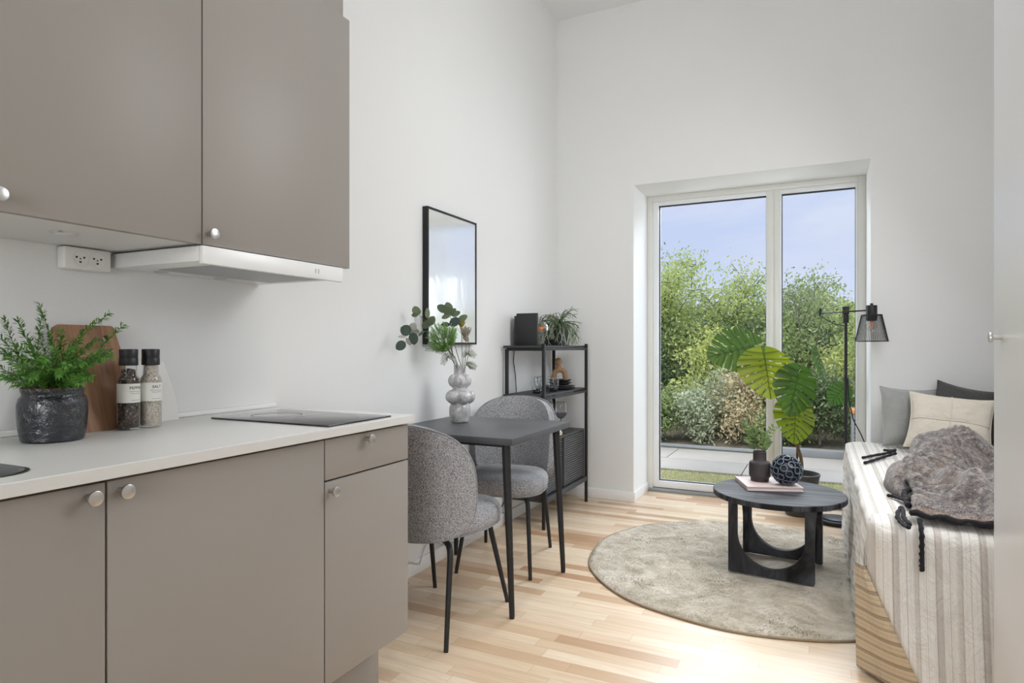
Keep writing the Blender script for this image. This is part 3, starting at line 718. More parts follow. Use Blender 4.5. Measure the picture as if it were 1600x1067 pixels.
# fine fern fronds
def frond(name, label, path, L, mat_, seed):
    g = thing(name, label, 'fern', VC + Vector((0, 0, 0.1)), group='stems in the bubble vase'); bs = MB(); bl = MB()
    bs.tube(path, 0.0012, 6); n = len(path); rg = random.Random(seed)
    for i in range(n // 3, n):
        d = (path[min(i + 1, n - 1)] - path[i - 1]).normalized(); s = d.cross(toC).normalized()
        for q in (-1, 1):
            f = math.sin(PI * ((i - n // 3) / (n - n // 3)) * 0.85 + 0.3)
            leafshape(bl, path[i], s * q + d * 0.5, toC, L * (0.4 + 0.6 * f), L * 0.16, 0.1, 4, rg.random(), 0.2)
    bs.build('stem', m_twig, g); bl.build('frond', mat_, g, 180)
frond('fern_frond', 'thin grey-green fern frond drooping left over the bubble vase rim', [P0 + RT * 0.004] + bez(at(714, 575, VD - .02), at(700, 540, VD - .05), at(692, 568, VD - .07), 18), 0.024, m_fern2, 1)
frond('fern_frond', 'thin grey-green fern frond arching right above the bubble vase', [P0 + RT * 0.016] + bez(at(724, 572, VD), at(722, 540, VD), at(742, 556, VD - .02), 18), 0.024, m_fern2, 2)
frond('fern_frond', 'short fern frond hanging at the right rim of the bubble vase', [P0 + RT * 0.018] + bez(at(727, 572, VD - .02), at(728, 566, VD - .04), at(743, 574, VD - .04), 18), 0.024, m_fern2, 3)
frond('fern_frond', 'wispy fern frond low on the left under the feathery fern', [P0 + RT * 0.002] + bez(at(714, 572, VD - .02), at(690, 540, VD - .06), at(666, 545, VD - .08), 18), 0.022, m_fern2, 4)
# dried flower heads
def dried(label, path, mat_, size, nb, seed, cat='flower'):
    g = thing('dried_flower', label, cat, VC + Vector((0, 0, 0.1)), group='stems in the bubble vase')
    MB().tube(path, 0.0015, 6).build('stem', m_twig, g)
    rg = random.Random(seed); tip = path[-1]; d0 = (path[-1] - path[-3]).normalized(); bl = MB()
    for k in range(nb):
        a = 2 * PI * k / nb * 2.4; s = Vector((math.cos(a), math.sin(a), 0)); s = (s - d0 * s.dot(d0)).normalized()
        leafshape(bl, tip - d0 * size * 0.5 + s * size * 0.08, d0 * (0.7 + 0.5 * rg.random()) + s * (0.25 + 0.5 * rg.random()), -s + d0 * .2, size * (0.7 + 0.4 * rg.random()), size * 0.4, -0.15, 5, rg.random(), 0.3)
    bl.build('flower_head', mat_, g, 180)
dried('pale dried protea-like flower head on the right of the bubble vase', [P0 + RT * 0.018] + bez(at(726, 570, VD), at(730, 545, VD), at(727, 518, VD), 10), m_dry, 0.060, 16, 1)
dried('dried buff flower bud leaning right above the bubble vase', [P0 + RT * 0.02] + bez(at(728, 570, VD + .01), at(738, 538, VD), at(728, 528, VD), 10), m_dry, 0.040, 10, 2)
dried('yellow-green blossom tuft behind the pale flower in the bubble vase', [P0 + RT * 0.014] + bez(at(722, 570, VD + .02), at(722, 530, VD + .03), at(721, 505, VD + .03), 10), m_yel, 0.042, 26, 3)

# ------------------------------------------------------------------ framed mirror
mr = thing('wall_mirror', 'tall slim black-framed reeded mirror on the left wall behind the dining table', 'mirror', (XL, 2.9035, 1.13))
MX = XL + 0.032; a0, a1, z0, z1 = 2.652, 3.155, 1.130, 1.823
b = MB(); fwid = 0.011
b.box(XL + 0.0005, MX, a0, a0 + fwid, z0, z1, 0.001); b.box(XL + 0.0005, MX, a1 - fwid, a1, z0, z1, 0.001); b.box(XL + 0.0005, MX, a0 + fwid, a1 - fwid, z0, z0 + fwid, 0.001); b.box(XL + 0.0005, MX, a0 + fwid, a1 - fwid, z1 - fwid, z1, 0.001)
b.build('frame', m_black, mr)
t = NT('reeded_mirror_glass'); v = t.coord(); sp = t.n('ShaderNodeSeparateXYZ'); t.l(v, sp.inputs[0])
reed = t.math('SINE', t.math('MULTIPLY', sp.outputs[1], 2 * PI / 0.009))
wv = t.noise(t.coord('Object', (1, 5, 3)), 1.6, 2, 0.5, 0.6)
nrm = t.bump(wv, 0.10, 0.012); nrm = t.bump(reed, 0.06, 0.0006, nrm)
gl = t.n('ShaderNodeBsdfGlossy'); gl.inputs['Roughness'].default_value = 0.09; gl.inputs['Color'].default_value = (0.92, 0.93, 0.93, 1); t.l(nrm, gl.inputs['Normal'])
df = t.n('ShaderNodeBsdfDiffuse'); df.inputs['Color'].default_value = lin((232, 234, 232)) + (1,)
mx = t.n('ShaderNodeMixShader')
hz = t.n('ShaderNodeMapRange'); hz.inputs['From Min'].default_value = 0.10; hz.inputs['From Max'].default_value = 0.5; hz.inputs['To Min'].default_value = 0.28; hz.inputs['To Max'].default_value = 0.62
t.l(sp.outputs[2], hz.inputs['Value']); t.l(hz.outputs[0], mx.inputs[0]); t.l(df.outputs[0], mx.inputs[1]); t.l(gl.outputs[0], mx.inputs[2])
m_mirror = t.fin(mx)
MB().box(XL + 0.004, MX - 0.004, a0 + 0.009, a1 - 0.009, z0 + 0.009, z1 - 0.009).build('glass', m_mirror, mr, smooth=0)
# ------------------------------------------------------------------ black metal shelf in the corner
SX0_, SX1_, SY0_, SY1_ = -1.768, -1.505, 3.525, 4.345
sh = thing('shelf_unit', 'black metal shelf unit with slatted sliding doors in the far left corner', 'shelf', (-1.636, 3.935, 0))
m_shelf = simple('charcoal_shelf_board', (58, 58, 60), 0.5, spec=0.4, var=0.06, vscale=20)
ZS = (1.110, 0.806, 0.515, 0.160)
pr = 0.0095
for (px, py, zt) in ((SX1_, SY0_ + .02, 1.137), (SX1_, SY1_ - .018, 1.137), (SX0_ + .012, SY0_ + .02, 1.10), (SX0_ + .012, SY1_ - .018, 1.10)):
    MB().box(px - pr, px + pr, py - pr, py + pr, 0.0, zt, 0.001).build('post', m_black, sh)
for z in ZS[:2]:
    o = MB().box(SX0_ + 0.002, SX1_ - 0.0105, SY0_ - 0.012, SY1_ + 0.012, z, z + 0.0145, 0.001).build('shelf_board', m_shelf, sh)
    b = MB()
    b.box(SX1_ - 0.008, SX1_ + 0.008, SY0_ + 0.03, SY1_ - 0.029, z - 0.016, z - 0.001, 0.001)
    b.box(SX0_ + 0.004, SX0_ + 0.018, SY0_ + 0.03, SY1_ - 0.029, z - 0.016, z - 0.001, 0.001)
    for yy in (SY0_ + .02, SY1_ - .018): b.box(SX0_ + 0.022, SX1_ - 0.010, yy - 0.007, yy + 0.007, z - 0.018, z - 0.001, 0.001)
    b.build('rail', m_black, sh)
# closed compartment
b = MB(); cy0, cy1 = SY0_ + 0.006, SY1_ - 0.004; cx0, cx1 = SX0_ + 0.024, SX1_ - 0.0105
b.box(cx0, cx1, cy0 + .026, cy1 - .026, ZS[2], ZS[2] + 0.014, 0.001); b.box(cx0, cx1, cy0 + .026, cy1 - .026, ZS[3], ZS[3] + 0.016, 0.001)
b.box(cx0, cx1, cy0 + .026, cy0 + .040, ZS[3] + .016, ZS[2]); b.box(cx0, cx1, cy1 - .040, cy1 - .026, ZS[3] + .016, ZS[2]); b.box(cx0, cx0 + 0.008, cy0 + .04, cy1 - .04, ZS[3] + .016, ZS[2])
b.box(cx1 - 0.001, SX1_ + 0.009, cy0 + .026, cy1 - .026, ZS[3] - 0.006, ZS[3] + 0.026, 0.001)
b.build('cabinet_box', m_shelf, sh)
ym = (cy0 + cy1) / 2
m_slat = simple('dark_grey_slats', (78, 78, 80), 0.45, spec=0.4)
for (ya, yb, xo) in ((cy0 + .041, ym + 0.02, -0.012), (ym - 0.015, cy1 - .041, -0.001)):
    b = MB(); zz0, zz1 = ZS[3] + 0.028, ZS[2] - 0.003; n = 21
    b.box(cx1 - 0.016 + xo, cx1 - 0.010 + xo, ya, yb, zz0, zz1)
    for k in range(n):
        za = zz0 + (zz1 - zz0) * k / n; b.box(cx1 - 0.010 + xo, cx1 - 0.002 + xo, ya + 0.008, yb - 0.008, za + 0.0015, za + (zz1 - zz0) / n - 0.0025, 0.001, 1)
    b.box(cx1 - 0.010 + xo, cx1 + xo, ya, ya + 0.010, zz0, zz1, 0.001); b.box(cx1 - 0.010 + xo, cx1 + xo, yb - 0.010, yb, zz0, zz1, 0.001)
    b.build('sliding_door', m_slat, sh, smooth=0)
ZT = ZS[0] + 0.0148; ZM = ZS[1] + 0.0148; ZK = ZS[2] + 0.0143

# box table lamp with globe bulb
lp = thing('table_lamp', 'black L-shaped panel table lamp with a half-mirrored globe bulb on the shelf top', 'lamp', (-1.66, 3.78, ZT))
MB().box(-1.735, -1.590, 3.640, 3.656, ZT, ZT + 0.205, 0.0012).build('front_panel', m_blackwood, lp)
MB().box(-1.751, -1.7365, 3.640, 3.900, ZT, ZT + 0.190, 0.0012).build('back_panel', m_blackwood, lp)
MB().box(-1.735, -1.640, 3.6575, 3.900, ZT, ZT + 0.012, 0.001).build('base_panel', m_blackwood, lp)
BC = Vector((-1.612, 3.770, ZT + 0.112)); rotx = Matrix.Rotation(PI / 2, 4, 'Y')
MB().lathe([(0.0001, -0.122), (0.015, -0.122), (0.0155, -0.05), (0.0135, -0.046), (0.0001, -0.046)], BC, 24, rotx).build('lamp_holder', m_black, lp)
m_mirrorcap = simple('silvered_bulb_cap', (214, 216, 220), 0.05, 1.0)
t = NT('amber_filament_glass'); p = t.bsdf(lin((206, 140, 82)), 0.1, 0, 0.7); p.inputs['Emission Color'].default_value = lin((255, 150, 60)) + (1,); p.inputs['Emission Strength'].default_value = 0.25; m_amber = t.fin(p)
m_bulbglass = thin_glass('smoked_bulb_glass', (0.88, 0.86, 0.84), 0.02, 1.6)
bb = MB().ball(BC, 0.041, 28, 18).build('bulb', m_bulbglass, lp, 180)
b = MB()
for k in range(5):
    b.tube([BC + Vector((-0.020 + 0.012 * (k % 2), -0.02 + 0.01 * k, -0.012)), BC + Vector((-0.010 + 0.012 * (k % 2), -0.02 + 0.01 * k, 0.012))], 0.0022, 6)
b.box(BC.x - 0.02, BC.x + 0.012, BC.y - 0.024, BC.y + 0.024, BC.z - 0.007, BC.z + 0.007, 0.003)
b.build('filament', m_amber, bb)
b = MB(); prof = [(math.sin(a) * 0.0415, math.cos(a) * 0.0415) for a in [math.radians(x) for x in (1, 12, 24, 36, 46, 56)]]
b.lathe(prof, BC, 28, Matrix.Rotation(math.radians(-38), 4, 'X') @ Matrix.Rotation(PI * 0.36, 4, 'Y'), caps=False); b.build('mirror_cap', m_mirrorcap, bb, 180)
MB().tube([(-1.752, 3.70, ZT + 0.006), (-1.772, 3.70, ZT + 0.009), (-1.779, 3.700, ZT - 0.01), (-1.780, 3.69, 1.02), (-1.778, 3.715, 0.93), (-1.777, 3.725, 0.83), (-1.7785, 3.72, 0.55), (-1.7795, 3.60, 0.16), (-1.7795, 3.51, 0.115), (-1.750, 3.42, 0.075), (-1.755, 3.32, 0.10), (-1.772, 3.28, 0.16), (-1.779, 3.27, 0.20)], 0.0028, 6).build('cord', m_cord, lp, 180)

# staghorn fern in a cube pot
pf = thing('staghorn_fern', 'staghorn fern with forked grey-green fronds in a black cube pot on the shelf', 'potted plant', (-1.635, 4.125, ZT))
b = MB(); x0, x1, y0, y1 = -1.715, -1.580, 4.035, 4.185
b.box(x0, x1, y0, y1, ZT, ZT + 0.152, 0.0015); b.build('pot', m_blackwood, pf)
m_stag = leaf_mat('staghorn_green', (58, 78, 50), (112, 126, 92), 0.2, 0.6, 0.3)
m_stag2 = leaf_mat('staghorn_silver', (136, 148, 126), (178, 186, 166), 0.2, 0.7, 0.2)
rng = random.Random(21); bl = MB(); bl2 = MB()
def strip(bl, pts, w0, w1, nrm, tn):
    vs = []; n = len(pts)
    for i, p in enumerate(pts):
        d = (pts[min(i + 1, n - 1)] - pts[max(i - 1, 0)]).normalized(); s = d.cross(nrm).normalized(); w_ = w0 + (w1 - w0) * i / (n - 1)
        if i == n - 1: w_ *= 0.35
        vs += [p - s * w_, p + s * w_ ]
    bl.add(vs, [(2 * i, 2 * i + 1, 2 * i + 3, 2 * i + 2) for i in range(n - 1)], tint=[tn] * len(vs))
def antler(bl, p, d, L, w, depth, grav):
    pts = [p]; dd = d.copy(); n = 7
    for i in range(n):
        dd = (dd + Vector((0, 0, -grav * L)) + Vector((rng.uniform(-.12, .12), rng.uniform(-.12, .12), rng.uniform(-.08, .08)))).normalized()
        pn = pts[-1] + dd * (L / n); pn.x = max(pn.x, XL + 0.015); pn.y = min(pn.y, YB - 0.02)
        if pn.z < ZT + 0.004 and pn.x < SX1_ + 0.02: pn.z = ZT + 0.004
        pts.append(pn)
    nrm = (toC + Vector((0, 0, 0.6)) + Vector((rng.uniform(-.4, .4), rng.uniform(-.4, .4), 0))).normalized()
    strip(bl, pts, w, w * 0.75, nrm, rng.random())
    if depth > 0:
        for sgn in (-1, 1):
            side = dd.cross(nrm).normalized()
            antler(bl, pts[-2], (dd + side * sgn * rng.uniform(.35, .7)).normalized(), L * 0.55, w * 0.7, depth - 1, grav * 0.8)
top = Vector((-1.632, 4.100, ZT + 0.158))
for k in range(52):
    a = rng.uniform(0, 2 * PI); el = rng.uniform(0.1, 1.35)
    d = Vector((math.cos(a) * math.cos(el), math.sin(a) * math.cos(el) * 0.9, math.sin(el)))
    antler(bl, top + Vector((math.cos(a) * 0.02, math.sin(a) * 0.02, 0)), d, rng.uniform(0.065, 0.115), 0.0042, 2, 2.2 if k % 3 else 1.2)
for k in range(17):
    a = math.atan2(toC.y, toC.x) + (rng.uniform(-1.5, 1.0) if k % 3 else rng.uniform(0.9, 2.0)); d = Vector((math.cos(a), math.sin(a), rng.uniform(0.0, 0.6)))
    antler(bl2, top + Vector((math.cos(a) * 0.05, math.sin(a) * 0.05, -0.005)), d.normalized(), rng.uniform(0.07, 0.125), 0.0046, 2, 3.6)
bl.build('upright_fronds', m_stag, pf, 180); bl2.build('hanging_fronds', m_stag2, pf, 180)

# glassware on the shelf
m_smoke = thin_glass('smoky_glass', (0.93, 0.935, 0.94), 0.0, 1.0)
m_smokebase = thin_glass('dark_smoky_glass_base', (0.42, 0.45, 0.50), 0.0, 1.0)
def tumbler(x, y, z, label):
    g = thing('tumbler', label, 'glass', (x, y, z), group='tumblers on the middle shelf')
    MB().lathe([(0.031, 0.022), (0.0365, 0.045), (0.0375, 0.065), (0.0345, 0.095), (0.033, 0.104), (0.0325, 0.104), (0.0338, 0.095), (0.0365, 0.065), (0.0355, 0.046), (0.030, 0.024)], (x, y, z), 32, caps=False).build('bowl', m_smoke, g, 180)
    MB().lathe([(0.0001, 0.0005), (0.022, 0.0005), (0.027, 0.008), (0.031, 0.022), (0.028, 0.022), (0.018, 0.012), (0.0001, 0.010)], (x, y, z), 32, caps=False).build('base', m_smokebase, g, 180)
tumbler(-1.600, 3.655, ZM, 'smoky tumbler nearest the left end of the middle shelf')
tumbler(-1.640, 3.800, ZM, 'smoky tumbler in the middle of the three on the shelf')
tumbler(-1.570, 3.860, ZM, 'smoky tumbler beside the plates on the middle shelf')
def wineglass(x, y, z, label):
    g = thing('wine_glass', label, 'glass', (x, y, z), group='wine glasses on the slatted cabinet')
    MB().lathe([(0.0001, 0.001), (0.036, 0.001), (0.036, 0.003), (0.010, 0.006), (0.0038, 0.012), (0.0034, 0.085), (0.0052, 0.098), (0.0001, 0.1)], (x, y, z), 28, caps=False).build('stem', m_smokebase, g, 180)
    MB().lathe([(0.0052, 0.097), (0.022, 0.104), (0.036, 0.122), (0.041, 0.140)], (x, y, z), 32, caps=False).build('lower_bowl', m_smokebase, g, 180)
    MB().lathe([(0.041, 0.140), (0.0425, 0.155), (0.039, 0.190), (0.034, 0.215), (0.0335, 0.215), (0.0385, 0.190), (0.0418, 0.155), (0.0402, 0.141)], (x, y, z), 32, caps=False).build('bowl', m_smoke, g, 180)
wineglass(-1.575, 4.010, ZK, 'smoky wine glass standing clear of the chair back on the slatted cabinet')
wineglass(-1.680, 4.030, ZK, 'smoky wine glass half hidden behind a shelf post')
# plates, figurine
m_plate = simple('matt_black_stoneware', (44, 42, 50), 0.45, spec=0.5)
def plate(x, y, z, r, h, label):
    o = MB().lathe([(0.0001, 0.001), (r * 0.62, 0.0), (r * 0.66, 0.002), (r * 0.97, h - 0.004), (r, h - 0.001), (r * 0.985, h), (r * 0.94, h - 0.003), (r * 0.62, 0.006), (0.0001, 0.005)], (x, y, z), 48, caps=False).build('plate', m_plate, loc=(x, y, z), smooth=60)
    return tag(o, label, 'plate', 'stacked plates on the shelf')
PX, PY = -1.625, 4.115
zz = ZM
for k, (r, h, lb) in enumerate(((0.112, 0.012, 'large dark plate at the bottom of the shelf stack'), (0.108, 0.011, 'second dark plate from the bottom of the shelf stack'), (0.082, 0.020, 'smaller dark plate second from the top of the stack'), (0.082, 0.019, 'smaller dark plate topmost in the stack, under the clay figure'))):
    plate(PX, PY, zz, r, h, lb); zz += h * 0.62 + 0.0072 if k < 3 else 0
ZP = zz + 0.0062
m_clay = simple('tan_clay', (164, 130, 100), 0.85, spec=0.2, var=0.10, vscale=30, bump=0.3, bscale=120)
fg = thing('clay_figurine', 'tan clay figurine with a round head and arched legs on the stacked plates', 'figurine', (PX, PY, ZP))
fx = Vector((PX, PY, ZP)); sd = RT
b = MB(); arch = [fx + sd * (0.036 * math.cos(a)) + Vector((0, 0, 0.052 + 0.028 * math.sin(a))) for a in [PI * k / 12 for k in range(13)]]
arch = [fx + sd * 0.040 + Vector((0, 0, 0.0155)), fx + sd * 0.040 + Vector((0, 0, 0.03))] + arch + [fx - sd * 0.040 + Vector((0, 0, 0.03)), fx - sd * 0.040 + Vector((0, 0, 0.0155))]
b.tube(arch, [0.0185] * 2 + [0.0185] * 13 + [0.0185] * 2, 16)
b.ball(fx + sd * 0.040 + Vector((0, 0, 0.0185)), 0.0183, 16, 10); b.ball(fx - sd * 0.040 + Vector((0, 0, 0.0185)), 0.0183, 16, 10)
b.ball(fx - sd * 0.008 + Vector((0, 0, 0.102)), 0.019, 16, 10)
o = b.build('body', m_clay, fg, 180); mod(o, 'REMESH', mode='VOXEL', voxel_size=0.003, use_smooth_shade=True); mod(o, 'SMOOTH', factor=0.5, iterations=6)
b = MB(); b.ball(fx - sd * 0.010 + Vector((0, 0, 0.137)), 0.027, 20, 14); b.build('head', m_clay, fg, 180)
# books lying on the cabinet
m_paper = simple('white_book_cover', (228, 224, 216), 0.7); m_paper2 = simple('cream_book_cover', (206, 190, 168), 0.7)
def book(x0, x1, y0, y1, z, h, m, label, group=None, pages=None):
    g = thing('book', label, 'book', ((x0 + x1) / 2, (y0 + y1) / 2, z), group=group)
    b = MB(); b.box(x0, x1, y0, y1, z, z + 0.0025, 0.0006); b.box(x0, x1, y0, y1, z + h - 0.0025, z + h, 0.0006); b.box(x0, x0 + 0.0025, y0, y1, z + 0.0025, z + h - 0.0025); b.build('cover', m, g)
    MB().box(x0 + 0.0026, x1 - 0.004, y0 + 0.004, y1 - 0.004, z + 0.0026, z + h - 0.0026).build('pages', pages or m_paper, g)
book(-1.70, -1.535, 3.84, 3.945, ZK, 0.018, m_paper2, 'cream book lying lower on the slatted cabinet', 'books on the slatted cabinet')
book(-1.695, -1.54, 3.845, 3.940, ZK + 0.0182, 0.016, m_paper, 'white book lying upper on the slatted cabinet', 'books on the slatted cabinet')

# white flex on the skirting by the kitchen
o = MB().tube([(XL + 0.008, 1.95, 0.30), (XL + 0.006, 2.30, 0.22), (XL + 0.016, 2.52, 0.08), (XL + 0.018, 2.60, 0.045), (XL + 0.010, 2.66, 0.115), (XL + 0.006, 2.72, 0.13), (XL + 0.018, 2.80, 0.085), (XL + 0.018, 2.95, 0.06), (XL + 0.018, 3.1, 0.03)], 0.0026, 8).build('power_cable', m_whitecord, smooth=180, loc=(XL, 2.6, 0.03))
tag(o, 'pale grey power cable trailing along the baseboard beside the kitchen', 'cable')

# ------------------------------------------------------------------ coffee table and what stands on it
t = NT('blackened_wood'); v = t.coord('Object', (1.6, 20, 1.6))
g_ = t.noise(v, 1.4, 5, 0.65, 0.8)
m_ebon = t.fin(t.bsdf(t.mixc(t.ramp(g_, [(0.40, (0, 0, 0)), (0.66, (1, 1, 1))]), lin((19, 19, 20)), lin((88, 88, 94))), t.math('MULTIPLY_ADD', g_, 0.25, 0.40), 0, 0.22, t.bump(g_, 0.5, 0.004)))
CX, CY, CZ, CR = -0.178, 3.395, 0.402, 0.307
ct = thing('coffee_table', 'round black wooden coffee table with cut-out panel legs on the rug', 'coffee table', (CX, CY, 0.02), rotz=0.0)
MB().lathe([(0.0001, CZ - 0.027), (CR - 0.003, CZ - 0.027), (CR, CZ - 0.024), (CR, CZ - 0.003), (CR - 0.003, CZ), (0.0001, CZ)], (CX, CY, 0), 96, caps=False).build('tabletop', m_ebon, ct, 40)
hw, hd, th = 0.191, 0.181, 0.026; zb0, zt0_ = 0.024, CZ - 0.0272
ca, sa = math.cos(math.radians(-6)), math.sin(math.radians(-6))
def rotp(x, y, z): return Vector((CX - 0.008 + ca * x - sa * y, CY + ca * y + sa * x, z))
# U panels front and rear, arches at the sides
def upoly(h, down):
    R = hw - 0.040; zc = zb0 + 0.038 + R
    pts = [(-hw, zb0), (hw, zb0), (hw, zt0_), (R, zt0_)] + [(R * math.cos(a), zc + R * math.sin(a)) for a in [-PI * k / 24 for k in range(25)]] + [(-R, zt0_), (-hw, zt0_)]
    return pts
def archpoly():
    W = hd - th; R = W - 0.006; H = zt0_ - 0.012
    zc = H - R * 1.15
    pts = [(-W, zb0), (-R, zb0)] + [(-R * math.cos(a), zc + 1.15 * R * math.sin(a)) for a in [PI * k / 24 for k in range(25)]] + [(R, zb0), (W, zb0), (W, zt0_), (-W, zt0_)]
    return pts
def fill(poly, fn, t0, t1):
    bm = bmesh.new(); vv = [bm.verts.new((a, h, 0)) for a, h in poly]; es = [bm.edges.new((vv[i], vv[(i + 1) % len(vv)])) for i in range(len(vv))]
    bmesh.ops.triangle_fill(bm, edges=es, use_beauty=True); geo = bmesh.ops.extrude_face_region(bm, geom=bm.faces[:])
    ex = set(g for g in geo['geom'] if isinstance(g, bmesh.types.BMVert))
    for q in bm.verts: q.co = fn(q.co.x, q.co.y, t1 if q in ex else t0)
    return MB().bm(bm)
fill(upoly(0, 0), lambda a, h, tt: rotp(a, tt, h), -hd, -hd + th).build('leg_panel', m_ebon, ct, 30)
fill(upoly(0, 0), lambda a, h, tt: rotp(a, tt, h), hd - th, hd).build('leg_panel', m_ebon, ct, 30)
fill(archpoly(), lambda a, h, tt: rotp(tt, a, h), -hw, -hw + th).build('side_arch', m_ebon, ct, 30)
fill(archpoly(), lambda a, h, tt: rotp(tt, a, h), hw - th, hw).build('side_arch', m_ebon, ct, 30)
# pink book
m_pink = simple('pale_pink_book_cover', (214, 194, 190), 0.5); 
p1, p2, p3 = Vector((-0.383, 3.600, CZ)), Vector((-0.316, 3.332, CZ)), Vector((-0.062, 3.422, CZ))
g = thing('book', 'pale pink book lying on the coffee table under vase and ornament', 'book', p2); hb_ = 0.020
ex_ = (p3 - p2); ey_ = (p1 - p2); ey_ = (ey_ - ex_.normalized() * ey_.dot(ex_.normalized())).normalized() * 0.255
def bk(a, c, z): return p2 + ex_ * a + ey_ * c + Vector((0, 0, z))
def bbox(a0, a1, c0, c1, z0, z1):
    vs = [bk(a, c, z) for z in (z0, z1) for c in (c0, c1) for a in (a0, a1)]
    return vs, [(0, 1, 3, 2), (4, 6, 7, 5), (0, 4, 5, 1), (2, 3, 7, 6), (0, 2, 6, 4), (1, 5, 7, 3)]
b = MB(); b.add(*bbox(0, 1, 0, 1, 0.0003, 0.003)); b.add(*bbox(0, 1, 0, 1, hb_ - 0.003, hb_)); b.add(*bbox(0, 0.012, 0, 1, 0.003, hb_ - 0.003)); b.build('cover', m_pink, g)
MB().add(*bbox(0.0125, 0.98, 0.015, 0.985, 0.0031, hb_ - 0.0031)).build('pages', simple('warm_white_pages', (222, 208, 204), 0.8), g)
# dark bottle vase with a sprig
m_dkvase = simple('dark_brown_grey_stoneware', (66, 60, 60), 0.6, spec=0.35, var=0.08, vscale=30)
DVC = Vector((-0.272, 3.508, CZ + hb_ + 0.0002))
dv = MB().lathe([(0.0001, 0.0005), (0.043, 0.0005), (0.0445, 0.004), (0.0455, 0.018), (0.050, 0.022), (0.0525, 0.028), (0.053, 0.034), (0.053, 0.088), (0.051, 0.096), (0.046, 0.101), (0.036, 0.105), (0.033, 0.110), (0.0325, 0.150), (0.0335, 0.153), (0.031, 0.1535), (0.029, 0.150), (0.028, 0.10), (0.0001, 0.09)], DVC, 48, caps=False).build('bottle_vase', m_dkvase, loc=DVC, smooth=50)
tag(dv, 'dark stoneware bottle vase on the pink book', 'vase')
sg = thing('sprig', 'leafy green sprig standing in the dark bottle vase', 'sprig', DVC + Vector((0, 0, 0.1))); bs = MB(); bl = MB(); rng = random.Random(4); dD = 3.27
m_sprig = leaf_mat('dark_green_sprig_leaf', (62, 86, 50), (122, 144, 84), 0.3)
for tp_ in ((1164, 660), (1178, 668), (1196, 676), (1208, 668), (1172, 672), (1188, 655), (1200, 690), (1168, 684)):
    p0 = DVC + Vector((rng.uniform(-.012, .012), rng.uniform(-.012, .012), 0.105)); e_ = at(tp_[0], tp_[1], dD + rng.uniform(-.06, .06))
    pth = bez(p0, p0.lerp(e_, 0.5) + Vector((0, 0, 0.03)), e_, 8); bs.tube(pth, 0.0012, 5)
    for k in range(3, 9):
        for q in (-1, 1):
            d = (pth[k] - pth[k - 1]).normalized(); s = (d.cross(toC) * q + d * 0.7 + Vector((rng.uniform(-.4, .4), rng.uniform(-.4, .4), .1))).normalized()
            leafshape(bl, pth[k], s, toC + Vector((rng.uniform(-.5, .5), 0, .6)), rng.uniform(.022, .04), .013, .15, 5, rng.random(), .3)
bs.build('stem', m_twig, sg, 180); bl.build('foliage', m_sprig, sg, 180)
# ornament ball of little tubes
m_navy = simple('blue_black_ceramic', (52, 58, 68), 0.3, spec=0.5, var=0.1, vscale=20)
m_navyrim = simple('grey_blue_cup_rim', (132, 142, 152), 0.4)
OB = Vector((-0.143, 3.470, CZ + hb_ + 0.0745)); og = thing('ornament_ball', 'blue-black ceramic ornament ball covered in little cups on the pink book', 'ornament', OB - Vector((0, 0, 0.074)))
MB().ball(OB, 0.060, 32, 20).build('core', m_navy, og, 180)
N = 42; ga = PI * (3 - math.sqrt(5))
proto = None
for k in range(N):
    z = 1 - 2 * (k + 0.5) / N; r = math.sqrt(1 - z * z); d = Vector((r * math.cos(ga * k), r * math.sin(ga * k), z))
    q = d.to_track_quat('Z', 'Y').to_matrix().to_4x4(); mt = Matrix.Translation(OB - ORG[og.name]) @ q
    if proto is None:
        b = MB(); b.lathe([(0.0135, 0.052), (0.0155, 0.064), (0.0176, 0.0730), (0.0174, 0.0742), (0.0152, 0.0746), (0.0144, 0.0730), (0.0126, 0.064), (0.0112, 0.0605), (0.0001, 0.0602)], (0, 0, 0), 20, caps=False)
        proto = b.build('cup', m_navy, og, 60, world=False); proto.data.materials.append(m_navyrim)
        for p in proto.data.polygons:
            if p.center.z > 0.0728: p.material_index = 1
        proto.matrix_local = mt
    else:
        c = proto.copy(); COL.objects.link(c); c.parent = og; c.matrix_local = mt

# ------------------------------------------------------------------ rug
t = NT('long_pile_rug'); v = t.coord()
n1 = t.noise(v, 5.5, 5, 0.62, 1.4); n2 = t.noise(v, 240, 2, 0.6); n3 = t.noise(v, 40, 4, 0.6)
col = t.ramp(n1, [(0.32, lin((176, 164, 143))), (0.5, lin((212, 201, 182))), (0.66, lin((236, 227, 211)))])
col = t.mixc(t.math('MULTIPLY', n3, 0.45), col, lin((150, 135, 112)))
hh = t.math('ADD', t.math('MULTIPLY', n2, 0.5), t.math('MULTIPLY', n3, 1.3))
m_rug = t.fin(t.bsdf(col, 0.95, 0, 0.1, t.bump(hh, 0.9, 0.012), Sheen_Weight=0.35))
m_rugedge = simple('beige_rug_binding', (146, 130, 108), 0.9, bump=0.5, bscale=300)
RC, RR = Vector((-0.309, 3.405, 0)), 0.808
rg_ = thing('round_rug', 'round beige long-pile rug under the coffee table', 'rug', RC)
nr, ns = 60, 240; vs = [(RC.x, RC.y, 0.018)]; fs = []
for i in range(1, nr + 1):
    f = i / nr
    for k in range(ns):
        a = 2 * PI * k / ns; r = RR * f * (1 + 0.006 * math.sin(5 * a + 1) + 0.004 * math.sin(11 * a))
        x, y = RC.x + r * math.cos(a), RC.y + r * math.sin(a)
        z = 0.0175 + 0.0035 * noise.noise(Vector((x * 9, y * 9, 0))) + 0.0018 * noise.noise(Vector((x * 40, y * 40, 3)))
        z = min(z, 0.0205)
        if i == nr: z = 0.004
        elif i == nr - 1: z *= 0.85
        vs.append((x, y, z))
